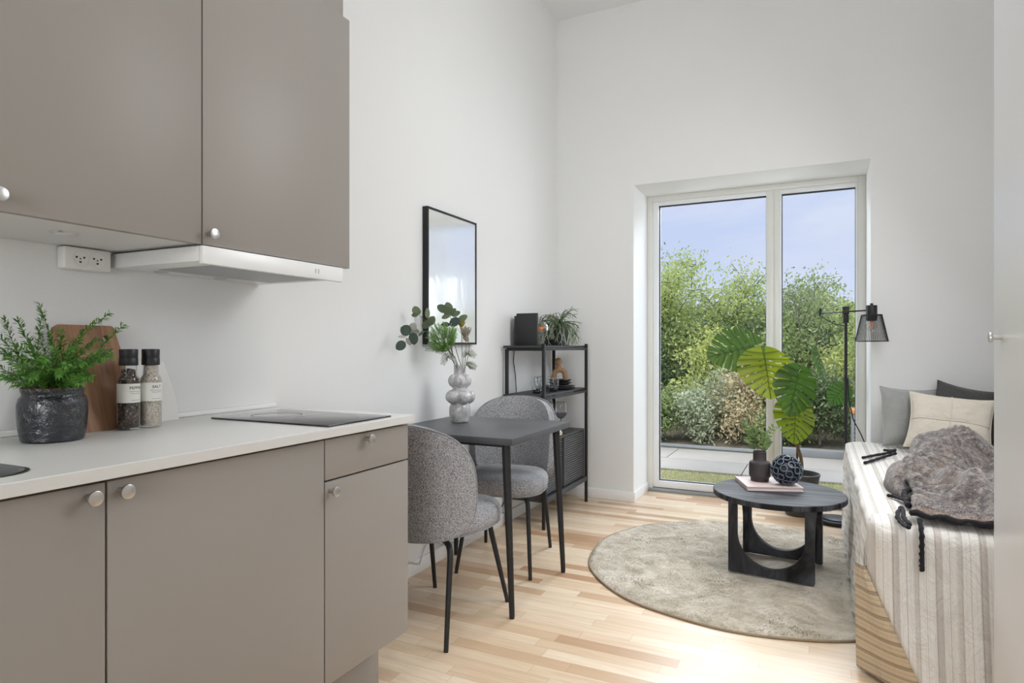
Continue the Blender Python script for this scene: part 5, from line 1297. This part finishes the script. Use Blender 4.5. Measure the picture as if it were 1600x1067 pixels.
def pl(pts, tt):
    n = len(pts) - 1; f = max(0, min(0.99999, tt)) * n; i = int(f); f -= i
    p0, p1, p2, p3 = pts[max(i - 1, 0)], pts[i], pts[i + 1], pts[min(i + 2, n)]
    return tuple(0.5 * (2 * b_ + (c_ - a_) * f + (2 * a_ - 5 * b_ + 4 * c_ - d_) * f * f + (3 * b_ - a_ - 3 * c_ + d_) * f ** 3) for a_, b_, c_, d_ in zip(p0, p1, p2, p3))
LA = [(0.50, 3.93), (0.42, 3.72), (0.38, 3.48), (0.31, 3.30), (0.262, 3.13), (0.262, 2.98), (0.30, 2.84), (0.40, 2.74)]
def wpt(u, v_, z=0.60):
    p_ = at(u, v_, FPX * (EYE - z) / (v_ - HOR)); return (p_.x, p_.y)
def ridge(x, y, pts, h, w_):
    best = 9
    for (ax, ay), (bx, by) in zip(pts[:-1], pts[1:]): best = min(best, seg_d(x, y, ax, ay, bx, by)[0])
    return h * math.exp(-(best / w_) ** 2)
RID_A = [([wpt(1486, 735), wpt(1515, 712), wpt(1547, 692)], 0.032, 0.055), ([wpt(1505, 742), wpt(1535, 722), wpt(1575, 712)], -0.055, 0.07), ([wpt(1405, 742), wpt(1440, 722), wpt(1480, 712)], 0.030, 0.05), ([wpt(1400, 762), wpt(1440, 738), wpt(1490, 735)], -0.035, 0.04), ([wpt(1450, 703), wpt(1500, 700)], -0.03, 0.06)]
RID_B = [([wpt(1421, 741), wpt(1470, 748), wpt(1520, 765), wpt(1570, 790)], 0.055, 0.035), ([wpt(1440, 764), wpt(1490, 778), wpt(1550, 806)], -0.030, 0.035), ([wpt(1430, 780), wpt(1480, 793), wpt(1530, 822)], 0.030, 0.035), ([wpt(1500, 775), wpt(1530, 762), wpt(1570, 755)], 0.04, 0.04), ([wpt(1460, 812), wpt(1520, 838)], -0.015, 0.03), ([wpt(1424, 745), wpt(1422, 790)], 0.02, 0.03)]
def hA(x, y):
    h = 0.035 + bump2(x, y, 0.70, 3.62, 0.46, 0.20, 0.125, 0.05) + bump2(x, y, 0.36, 3.05, 0.10, 0.16, 0.040)
    for r_ in RID_A: h += ridge(x, y, *r_)
    h += 0.026 * noise.noise(Vector((x * 5, y * 5, 7))) + 0.010 * noise.noise(Vector((x * 13, y * 13, 9)))
    h += 0.034 * (1 - abs(noise.noise(Vector((x * 4.2 + y * 2, y * 5.5 - x, 3.3)))) * 1.6) ** 3 - 0.012
    return max(h, 0.012)
def edgef(d, w_=0.05): 
    e = max(0, min(1, d / w_)); return math.sqrt(max(0, 1 - (1 - e) ** 2))
def patchA(u, w_):
    lx, ly = pl(LA, w_); x = lx + (1.05 - lx) * u; y = ly + (2.80 + (3.95 - 2.80) * (1 - w_) - ly) * min(1, u * 1.6)
    d = (x - lx); e = min(edgef(d, 0.045), edgef((1 - w_) * 0.9 + 0.02, 0.05), edgef(w_ * 0.9 + 0.02, 0.05))
    return Vector((x, y, topz(max(x, BX0 + .06), max(y, BY0 + .06)) + 0.006 + hA(x, y) * e))
LB_ = [(0.36, 3.22), (0.30, 3.10), (0.315, 2.95), (0.325, 2.80), (0.305, 2.66), (0.295, 2.54), (0.275, 2.47)]
def hB(x, y):
    h = 0.05
    for r_ in RID_B: h += ridge(x, y, *r_)
    h += 0.022 * noise.noise(Vector((x * 6, y * 6, 17))) + 0.009 * noise.noise(Vector((x * 14, y * 14, 19)))
    h += 0.030 * (1 - abs(noise.noise(Vector((x * 4.0 + y * 2.5, y * 6 - x, 8.3)))) * 1.6) ** 3 - 0.010
    near = max(0, min(1, (y - 2.46) / 0.35)); return max(0.014, h * (0.35 + 0.65 * near))
def patchB(u, w_):
    lx, ly = pl(LB_, w_); x = lx + (1.05 - lx) * u
    yr = 3.20 - (3.20 - 2.445) * w_; y = ly + (yr - ly) * min(1, u * 1.3) - 0.015 * math.sin(u * 7) * w_
    base = max(hA(x, y) * 0.85 if y > 2.80 else 0, 0) * max(0, min(1, (y - 2.80) / 0.2))
    e = min(edgef(x - lx + 0.008, 0.04), edgef((1 - w_) * 0.76 + 0.012, 0.05))
    z = topz(max(x, BX0 + .06), max(y, BY0 + .06)) + 0.006 + max(hB(x, y), base + 0.025) * e
    if w_ < 0.08: z -= 0.03 * (1 - w_ / 0.08)
    return Vector((x, y, z))
b = MB(); b.grid(patchA, 70, 70, band=lambda u, w_: 0.0); b.grid(patchB, 70, 60, band=lambda u, w_: max(0, 1 - abs((1 - w_) - 0.055) / 0.05))
o = b.build('blanket', m_throw, th_, 180); mod(o, 'SOLIDIFY', thickness=0.008, offset=1)
# short fluff
rg = random.Random(8); b = MB()
for _ in range(26000):
    f_ = patchA if rg.random() < 0.5 else patchB; u, w_ = rg.random() ** 1.1, rg.random()
    p_ = f_(u, w_) + Vector((0, 0, 0.008)); d = Vector((rg.uniform(-1, 1), rg.uniform(-1, 1), rg.uniform(0.2, 1.0))).normalized(); s = d.cross(Vector((rg.random(), rg.random(), .3))).normalized() * 0.0007
    b.add([p_ - s, p_ + s, p_ + d * rg.uniform(.004, .009)], [(0, 1, 2)], band=[0.0] * 3)
b.build('fluff', m_throw, th_, 0)
edge = [patchB(k / 40, 1.0) + Vector((0, -0.004, 0.006)) for k in range(41)]
b = MB(); b.tube([p_ + Vector((0, 0.002 * math.sin(i * 2.3), 0.004 * math.sin(i * 1.7))) for i, p_ in enumerate(edge)], [0.009 + 0.0025 * math.sin(i * 1.3) for i in range(41)], 12)
b.build('black_border', m_fringe, th_, 180)
def tassel(pts, r=0.0068):
    path = []
    for i in range(len(pts) - 1):
        for k in range(6): path.append(Vector(pl(pts, (i + k / 6) / (len(pts) - 1))))
    path.append(Vector(pts[-1]))
    b = MB(); b.tube([p_ + Vector((0.0012 * math.sin(i * 2.1), 0.0012 * math.cos(i * 2.1), 0)) for i, p_ in enumerate(path)], [r * (1 + 0.14 * math.sin(i * 1.9)) for i in range(len(path))], 9)
    return b.build('tassel', m_fringe, th_, 180)
zt = BZ + 0.012 + 0.010
def bt(u, v_, z=zt):
    d_ = FPX * (EYE - z) / (v_ - HOR); return tuple(at(u, v_, d_))
tassel([bt(1399, 704, zt + .02), bt(1385, 708), bt(1368, 711), bt(1348, 715)]); tassel([bt(1400, 708, zt + .015), bt(1384, 713), bt(1368, 718), bt(1351, 723)]); tassel([bt(1399, 703, zt + .02), bt(1390, 704), bt(1381, 703)])
tassel([bt(1420, 782, zt + .02), bt(1408, 779, zt + .006), bt(1398, 776), bt(1388, 774)])
tassel([bt(1420, 764, zt + .03), bt(1413, 770, zt + .02), bt(1416, 780, zt + .012), bt(1420, 790, zt + .01)], 0.010)
tassel([bt(1420, 824, zt + .012), bt(1410, 818, zt), bt(1402, 806, zt + .008), bt(1408, 793, zt + .012), bt(1411, 798, zt + .014), bt(1412, 808, zt + .012), bt(1422, 820, zt + .012)])
p0 = Vector(bt(1449, 838, zt)); yq = BY0 - 0.042
def pe(z): return Vector((p0.x, BY0 - 0.046 - 0.10 * max(0, (BZ - z)), z))
p0.y = BY0 - 0.012
tassel([tuple(p0 + Vector((0, 0.01, 0.012))), tuple(pe(BZ - 0.000)), tuple(pe(BZ - 0.05)), tuple(pe(BZ - 0.09)), tuple(pe(BZ - 0.115))], 0.0072)

# ------------------------------------------------------------------ wardrobe on the right
WR = 0.4415; WY1 = 2.170
wd = thing('wardrobe', 'tall white wardrobe at the right edge in front of the daybed', 'wardrobe', ((WR + XR) / 2, 1.4, 0))
m_ward = simple('white_satin_laminate', (241, 242, 244), 0.34, spec=0.4, var=0.005)
MB().box(WR + 0.0205, XR - 0.004, 0.56, WY1, 0.0, 2.62, 0.001).build('body', m_ward, wd)
d1 = MB().box(WR, WR + 0.0190, 1.37, WY1 - 0.002, 0.09, 2.61, 0.0012).build('door', m_ward, wd)
d2 = MB().box(WR, WR + 0.0190, 0.565, 1.366, 0.09, 2.61, 0.0012).build('door', m_ward, wd)
knob(WR, 2.085, 1.1435, d1, -1); knob(WR, 0.64, 1.1435, d2, -1)
# ------------------------------------------------------------------ the garden
m_lawn = NT('short_grass'); t = m_lawn; v = t.coord(); n1 = t.noise(v, 3, 4); n2 = t.noise(v, 120, 3, 0.7)
col = t.mixc(n2, lin((124, 124, 82)), lin((186, 180, 138))); col = t.mixc(t.math('MULTIPLY', n1, 0.5), col, lin((150, 142, 100)))
m_lawn = t.fin(t.bsdf(col, 0.95, 0, 0.1, t.bump(n2, 0.8, 0.02)))
GZ = -0.06
o = MB().box(-14, 14, YO + 0.0, 34, GZ - 0.1, GZ).build('lawn', m_lawn, smooth=0); struct(o)
t = NT('pale_concrete_paving'); v = t.coord(); n1 = t.noise(v, 2.2, 4); n2 = t.noise(v, 60, 3)
col = t.mixc(n1, lin((142, 136, 126)), lin((164, 158, 148))); col = t.mixc(t.math('MULTIPLY', n2, 0.3), col, lin((160, 155, 146)))
m_pave = t.fin(t.bsdf(col, 0.85, 0, 0.2, t.bump(n2, 0.3, 0.004)))
m_kerb = simple('dark_grey_kerb', (120, 122, 122), 0.85, var=0.1, vscale=10)
m_earth = simple('dark_bed_earth', (104, 96, 80), 0.95, var=0.25, vscale=8, bump=0.6, bscale=40, bdist=0.02)
# path slabs
b = MB(); rg = random.Random(2)
for i in range(-6, 7):
    x0 = i * 1.05 - 0.62
    for (y0, y1) in ((6.05, 6.62), (6.63, 7.28)):
        off_ = 0.25 if y0 > 6.3 else 0.0
        b.box(x0 + off_, x0 + off_ + 1.042, y0 - 0.02 * i * 0.5, y1 - 0.02 * i * 0.5, GZ, GZ + 0.018, 0.003)
o = b.build('path', m_pave); struct(o)
b = MB(); b.tube([(x, 7.42 - 0.02 * x + 0.03 * math.sin(x), GZ + 0.02) for x in [-7 + 0.5 * k for k in range(29)]], 0.028, 8); b.box(-0.36, 5, 7.28, 7.40, GZ, GZ + 0.10, 0.01)
o = b.build('kerb', m_kerb); struct(o)
struct(MB().grid(lambda u, v_: Vector((-14 + 28 * u, 7.42 + 7 * v_, GZ + 0.01 + 0.25 * (v_ ** 0.8) + 0.06 * noise.noise(Vector((u * 40, v_ * 9, 0))))), 60, 20).build('ground', m_earth))
# grass blades near the glass
rg = random.Random(3); m_blade = leaf_mat('grass_blades', (140, 144, 86), (212, 206, 158), 0.3, 0.7, 0.2); bl = MB()
for _ in range(9000):
    x, y = rg.uniform(-2.4, 1.0), rg.uniform(5.05, 6.06); a_ = rg.uniform(0, 2 * PI); h = rg.uniform(.012, .03); s = Vector((math.cos(a_), math.sin(a_), 0)) * .0028
    p_ = Vector((x, y, GZ)); bl.add([p_ - s, p_ + s, p_ + Vector((rg.uniform(-.012, .012), rg.uniform(-.012, .012), h))], [(0, 1, 2)], tint=[rg.random()] * 3)
o = bl.build('grass', m_blade, smooth=0, loc=(0, 5.5, GZ)); tag(o, 'short grass blades in the strip outside the window', 'grass', kind='stuff')

m_bark = simple('grey_brown_bark', (108, 100, 90), 0.9, var=0.25, vscale=14, bump=0.6, bscale=60, bdist=0.01)
LEAFM = {
    'fresh': leaf_mat('fresh_tree_leaf', (136, 156, 84), (216, 224, 150), 0.45, 0.6, 0.3),
    'mid': leaf_mat('mid_green_leaf', (104, 124, 76), (176, 190, 126), 0.38, 0.6, 0.3),
    'dark': leaf_mat('dark_green_leaf', (62, 80, 52), (126, 142, 96), 0.28, 0.55, 0.35),
    'silver': leaf_mat('silver_green_leaf', (140, 150, 122), (198, 204, 172), 0.3, 0.7, 0.25),
    'buff': leaf_mat('buff_blossom', (168, 152, 112), (214, 200, 166), 0.3, 0.8, 0.1),
    'lime': leaf_mat('lime_green_leaf', (150, 164, 84), (214, 218, 142), 0.4, 0.6, 0.3),
}
def branch_tree(name, label, cat, base, h, spread, nbr, nleaf, lsize, mat, seed, group, lean=(0, 0), trunk=0.05, low=0.3, aspect=0.45, twigs=3, clump=0.16):
    rg = random.Random(seed); npr = np.random.default_rng(seed)
    base = Vector(base); g = thing(name, label, cat, base, group=group)
    tb = MB(); topp = base + Vector((lean[0], lean[1], h * 0.72))
    trunkp = bez(base, base.lerp(topp, 0.5) + Vector((rg.uniform(-.15, .15) * h * .3, rg.uniform(-.1, .1), 0)), topp, 12)
    tb.tube(trunkp, [trunk * (1 - 0.75 * i / 12) for i in range(13)], 8)
    tips = []
    for k in range(nbr):
        u = low + (1 - low) * (k + rg.random()) / nbr; i = min(int(u * 12), 11); p0 = trunkp[i].lerp(trunkp[i + 1], u * 12 - i)
        a_ = rg.uniform(0, 2 * PI); R = spread * (0.45 + 0.6 * rg.random()) * (1.0 - 0.35 * u)
        p2 = p0 + Vector((math.cos(a_) * R, math.sin(a_) * R, h * (0.10 + 0.26 * rg.random())))
        p1 = p0.lerp(p2, 0.5) + Vector((0, 0, h * 0.04))
        pth = bez(p0, p1, p2, 7); tb.tube(pth, [max(.003, trunk * 0.38 * (1 - u * .5) * (1 - 0.8 * q / 7)) for q in range(8)], 5)
        tips += [(pth[q], 0.6 + 0.1 * q) for q in (3, 4, 5, 6, 7)]
        for _ in range(twigs):
            q = rg.randint(2, 7); d = Vector((rg.uniform(-1, 1), rg.uniform(-1, 1), rg.uniform(-.3, 1))) * spread * rg.uniform(.2, .45); e = pth[q] + d
            tp2 = bez(pth[q], pth[q] + d * .5 + Vector((0, 0, .03)), e, 4); tb.tube(tp2, [max(.0025, trunk * .12)] * 5, 4); tips += [(x_, 1.0) for x_ in tp2[1:]]
    tb.build('trunk', m_bark, g, 180)
    # leaves round the twigs
    T = np.array([t_[0][:] for t_ in tips]); k = npr.integers(0, len(T), nleaf)
    P_ = T[k] + npr.normal(0, clump, (nleaf, 3)) * np.array([1, 1, 0.8])
    P_[:, 2] = np.maximum(P_[:, 2], base.z + 0.03)
    D = npr.normal(0, 1, (nleaf, 3)); D[:, 2] -= 0.3; D /= np.linalg.norm(D, axis=1)[:, None]
    N_ = npr.normal(0, 1, (nleaf, 3)); S_ = np.cross(D, N_); S_ /= np.linalg.norm(S_, axis=1)[:, None]; U_ = np.cross(S_, D)
    L_ = (lsize * npr.uniform(.6, 1.3, nleaf))[:, None]
    a0 = P_; a1 = P_ + D * L_ * .5 + S_ * L_ * aspect * .5 + U_ * L_ * .06; a2 = P_ + D * L_; a3 = P_ + D * L_ * .5 - S_ * L_ * aspect * .5 + U_ * L_ * .06
    V_ = np.stack([a0, a1, a2, a3], 1).reshape(-1, 3); tn_ = np.repeat(np.clip(npr.beta(2, 2, nleaf) , 0, 1), 4)
    m_ = MB(); m_.v = [tuple(x) for x in V_.tolist()]; m_.f = [(4 * i, 4 * i + 1, 4 * i + 2, 4 * i + 3) for i in range(nleaf)]; m_.a = {'tint': dict(enumerate(tn_.tolist()))}
    m_.build('foliage', LEAFM[mat], g, 0)
    return g
G1 = 'trees beyond the path'; G2 = 'shrubs along the path'
def tree(label, x, y, h, sp, n, ls, mat, seed, **k): return branch_tree('garden_tree', label, 'tree', (x, y, GZ + 0.1), h, sp, k.pop('nbr', 16), n, ls, mat, seed, G1, **k)
def shrub(label, x, y, h, sp, n, ls, mat, seed, **k): return branch_tree('garden_shrub', label, 'shrub', (x, y, GZ + 0.05), h, sp, k.pop('nbr', 14), n, ls, mat, seed, G2, trunk=k.pop('trunk', 0.015), low=k.pop('low', 0.08), **k)
tree('airy fresh-green garden tree with a bent trunk at the left of the window', -2.05, 9.3, 2.35, 0.85, 7500, 0.062, 'fresh', 1, trunk=0.06, nbr=20, clump=.13)
tree('loose fresh-green garden tree filling the middle of the left pane', -1.15, 10.0, 2.05, 0.9, 7000, 0.062, 'fresh', 2, nbr=20, clump=.13)
tree('thin sparse garden tree with twigs rising into the sky in the right pane', -0.22, 9.2, 2.25, 0.62, 2000, 0.060, 'mid', 3, trunk=0.03, nbr=14, clump=.12)
tree('pale green garden tree behind the floor lamp in the right pane', 0.55, 10.2, 1.75, 0.85, 6500, 0.062, 'fresh', 4, nbr=18, clump=.13)
tree('mid-green garden tree behind the mullion', -0.5, 10.8, 1.95, 1.0, 6500, 0.065, 'mid', 5, nbr=18, clump=.13)
tree('tall garden tree far at the left behind the others', -3.2, 11.5, 2.5, 1.2, 6500, 0.075, 'mid', 6, clump=.17)
tree('tall garden tree far at the right behind the others', 2.0, 11.5, 1.9, 1.2, 6000, 0.075, 'mid', 7, clump=.17)
tree('dense dark conifer-like garden tree behind the bent trunk', -1.75, 10.9, 1.55, 0.8, 7000, 0.055, 'dark', 8, low=.1, clump=.13)
shrub('lime-green garden shrub in the middle of the left pane', -1.25, 8.45, 1.30, 0.48, 5200, 0.055, 'lime', 11, clump=.10)
shrub('dark green garden shrub at the left edge of the left pane', -2.0, 8.8, 1.35, 0.60, 6000, 0.055, 'dark', 12, clump=.14)
shrub('silver-green garden shrub low beside the left lawn edge', -1.35, 7.75, 0.62, 0.42, 4200, 0.045, 'silver', 13, clump=.08)
shrub('buff-flowered garden shrub behind the dark bottle vase', -0.80, 7.80, 0.95, 0.42, 3800, 0.045, 'buff', 14, clump=.09)
shrub('mid-green garden shrub behind the bottle vase sprig', -0.62, 8.5, 1.25, 0.55, 6000, 0.055, 'mid', 15, clump=.13)
shrub('bright green low garden shrub at the left end of the border', -1.75, 7.75, 0.55, 0.36, 4200, 0.05, 'mid', 16, clump=.08)
shrub('dark evergreen garden shrub behind the monstera pot', 0.02, 7.85, 0.85, 0.50, 7000, 0.045, 'dark', 17, clump=.11)
shrub('lime-green garden shrub above the dark evergreen in the right pane', 0.30, 8.8, 1.30, 0.55, 6000, 0.055, 'lime', 18, clump=.12)
shrub('mid-green garden shrub at the foot of the mullion', -0.40, 7.9, 0.75, 0.42, 4600, 0.05, 'mid', 19, clump=.1)
shrub('tall mid-green garden shrub right of the floor lamp pole', 0.75, 8.5, 1.35, 0.6, 6000, 0.055, 'mid', 20, clump=.13)
shrub('dark green garden shrub deep between the trees at left', -1.05, 9.4, 1.5, 0.75, 7000, 0.06, 'dark', 21, clump=.17)
shrub('dark green garden shrub deep between the trees at right', 0.1, 9.8, 1.4, 0.9, 7000, 0.06, 'dark', 22, clump=.18)
shrub('silvery garden shrub in front of the dark evergreen', -0.98, 8.1, 0.8, 0.42, 3600, 0.045, 'silver', 24, clump=.1)
# distant hedge
rgp = np.random.default_rng(77); nh = 26000
P_ = np.stack([rgp.uniform(-7, 6, nh), rgp.normal(14, .35, nh), 0.05 + 1.75 * rgp.random(nh) ** 0.8], 1); P_[:, 2] *= 1 + 0.12 * np.sin(P_[:, 0] * 1.7)
D = rgp.normal(0, 1, (nh, 3)); D /= np.linalg.norm(D, axis=1)[:, None]; N_ = rgp.normal(0, 1, (nh, 3)); S_ = np.cross(D, N_); S_ /= np.linalg.norm(S_, axis=1)[:, None]
V_ = np.stack([P_, P_ + D * .07 + S_ * .035, P_ + D * .14, P_ + D * .07 - S_ * .035], 1).reshape(-1, 3)
hg = thing('hedge', 'mid-green hedge far behind the garden trees', 'hedge', (0, 14, GZ))
m_ = MB(); m_.v = [tuple(x) for x in V_.tolist()]; m_.f = [(4 * i, 4 * i + 1, 4 * i + 2, 4 * i + 3) for i in range(nh)]; m_.a = {'tint': dict(enumerate(np.repeat(rgp.random(nh), 4).tolist()))}
m_.build('foliage', LEAFM['mid'], hg, 0)
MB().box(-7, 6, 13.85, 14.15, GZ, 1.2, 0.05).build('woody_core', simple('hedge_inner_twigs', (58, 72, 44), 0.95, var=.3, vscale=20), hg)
# small timber box with vents by the right pane
pbx = thing('planter_box', 'small dark slatted box with an orange timber lid outside the right pane', 'box', (0.42, 7.2, GZ))
m_orange = simple('orange_brown_timber', (176, 120, 72), 0.7, var=0.15, vscale=20)
b = MB(); b.box(0.30, 0.62, 7.02, 7.26, GZ + 0.018, 0.46, 0.004)
b.build('body', m_kerb, pbx)
b = MB()
for k in range(9): b.box(0.32, 0.60, 7.012, 7.0195, 0.05 + k * 0.042, 0.05 + k * 0.042 + 0.02)
b.build('slats', m_black, pbx); MB().box(0.29, 0.63, 7.005, 7.27, 0.4605, 0.50, 0.004).build('lid', m_orange, pbx)

# ------------------------------------------------------------------ daylight and added fill lamps
wld = bpy.data.worlds.new('sky'); S.world = wld; wld.use_nodes = True; nt = wld.node_tree; nt.nodes.clear()
class W(NT):
    def __init__(s): s.t = nt; s.out = s.n('ShaderNodeOutputWorld')
t = W()
tc = t.n('ShaderNodeTexCoord'); sp = t.n('ShaderNodeSeparateXYZ'); t.l(tc.outputs['Generated'], sp.inputs[0])
mp = t.n('ShaderNodeMapping'); mp.inputs['Scale'].default_value = (2.2, 2.2, 6.5); t.l(tc.outputs['Generated'], mp.inputs[0])
cl = t.noise(mp.outputs[0], 2.0, 5, 0.55, 0.5)
gr_ = t.ramp(sp.outputs[2], [(0.0, lin((216, 224, 246))), (0.12, lin((205, 217, 248))), (0.30, lin((196, 211, 247))), (1.0, lin((188, 206, 246)))])
col = t.mixc(t.ramp(cl, [(0.44, (0, 0, 0)), (0.66, (0.65,) * 3)]), gr_, lin((226, 231, 248)))
stg = t.n('ShaderNodeMapRange'); stg.inputs['From Min'].default_value = 0.33; stg.inputs['From Max'].default_value = 0.75; stg.inputs['To Min'].default_value = 0.87; stg.inputs['To Max'].default_value = 1.6
t.l(sp.outputs[2], stg.inputs['Value'])
bg = t.n('ShaderNodeBackground'); t.l(col, bg.inputs[0]); t.l(stg.outputs[0], bg.inputs[1]); t.l(bg.outputs[0], t.out.inputs[0])

def light(name, typ, loc, rot, energy, color=(1, 1, 1), **k):
    d = bpy.data.lights.new(name, typ); d.energy = energy; d.color = color
    for kk, vv in k.items(): setattr(d, kk, vv)
    o = bpy.data.objects.new(name, d); COL.objects.link(o); o.location = loc
    if isinstance(rot, Vector): o.rotation_euler = (rot - Vector(loc)).to_track_quat('-Z', 'Y').to_euler()
    else: o.rotation_euler = rot
    return o
light('sun', 'SUN', (0, -2, 12), Vector((1.6, 3.0, 0)), 2.8, (1.0, 0.97, 0.92), angle=math.radians(25))
# area lamps added outside the garden window, boosting the sky's daylight indoors
light('sky_boost_light', 'AREA', (1.60, 6.3, 1.00), Vector((-1.3, 2.6, 1.2)), 40, (0.90, 0.95, 1.0), shape='RECTANGLE', size=2.0, size_y=2.0)
light('sky_boost_light', 'AREA', (-2.75, 6.3, 1.00), Vector((0.4, 2.6, 1.2)), 60, (0.90, 0.95, 1.0), shape='RECTANGLE', size=2.0, size_y=2.0)
light('sky_boost_light', 'AREA', (-0.45, 7.0, 3.45), Vector((-0.8, 1.6, 0.9)), 82, (0.90, 0.95, 1.0), shape='RECTANGLE', size=3.4, size_y=1.2, spread=math.radians(85))
# unseen fill lamps added inside the room and behind the camera
light('rear_fill_light', 'AREA', (0.2, -3.85, 1.40), Vector((-0.6, 4.0, 1.0)), 125, (0.90, 0.95, 1.0), shape='RECTANGLE', size=2.6, size_y=2.4)  # added fill from the rear; the wall there has no window
light('room_fill_light', 'AREA', (-0.2, 2.2, 3.55), (0, 0, 0), 15, (0.95, 0.975, 1.0), shape='RECTANGLE', size=2.2, size_y=3.4, spread=math.radians(85))  # added downward fill under the ceiling, without a fitting
light('room_fill_light', 'AREA', (0.78, 2.60, 2.30), Vector((-1.8, 1.9, 0.6)), 27, (0.95, 0.975, 1.0), shape='RECTANGLE', size=1.1, size_y=1.1)  # added fill hung at the right, brightening the left wall and cabinets

vs = S.view_settings
S.display_settings.display_device = 'sRGB'; vs.view_transform = 'Standard'; vs.look = 'None'; vs.exposure = 0.2; vs.gamma = 1.0; vs.use_curve_mapping = False
cy = S.cycles
cy.max_bounces = 10; cy.diffuse_bounces = 5; cy.glossy_bounces = 4; cy.transmission_bounces = 6; cy.transparent_max_bounces = 24
cy.caustics_reflective = False; cy.caustics_refractive = False; cy.sample_clamp_indirect = 6.0
cy.use_denoising = True
try: cy.denoiser = 'OPENIMAGEDENOISE'
except Exception: pass
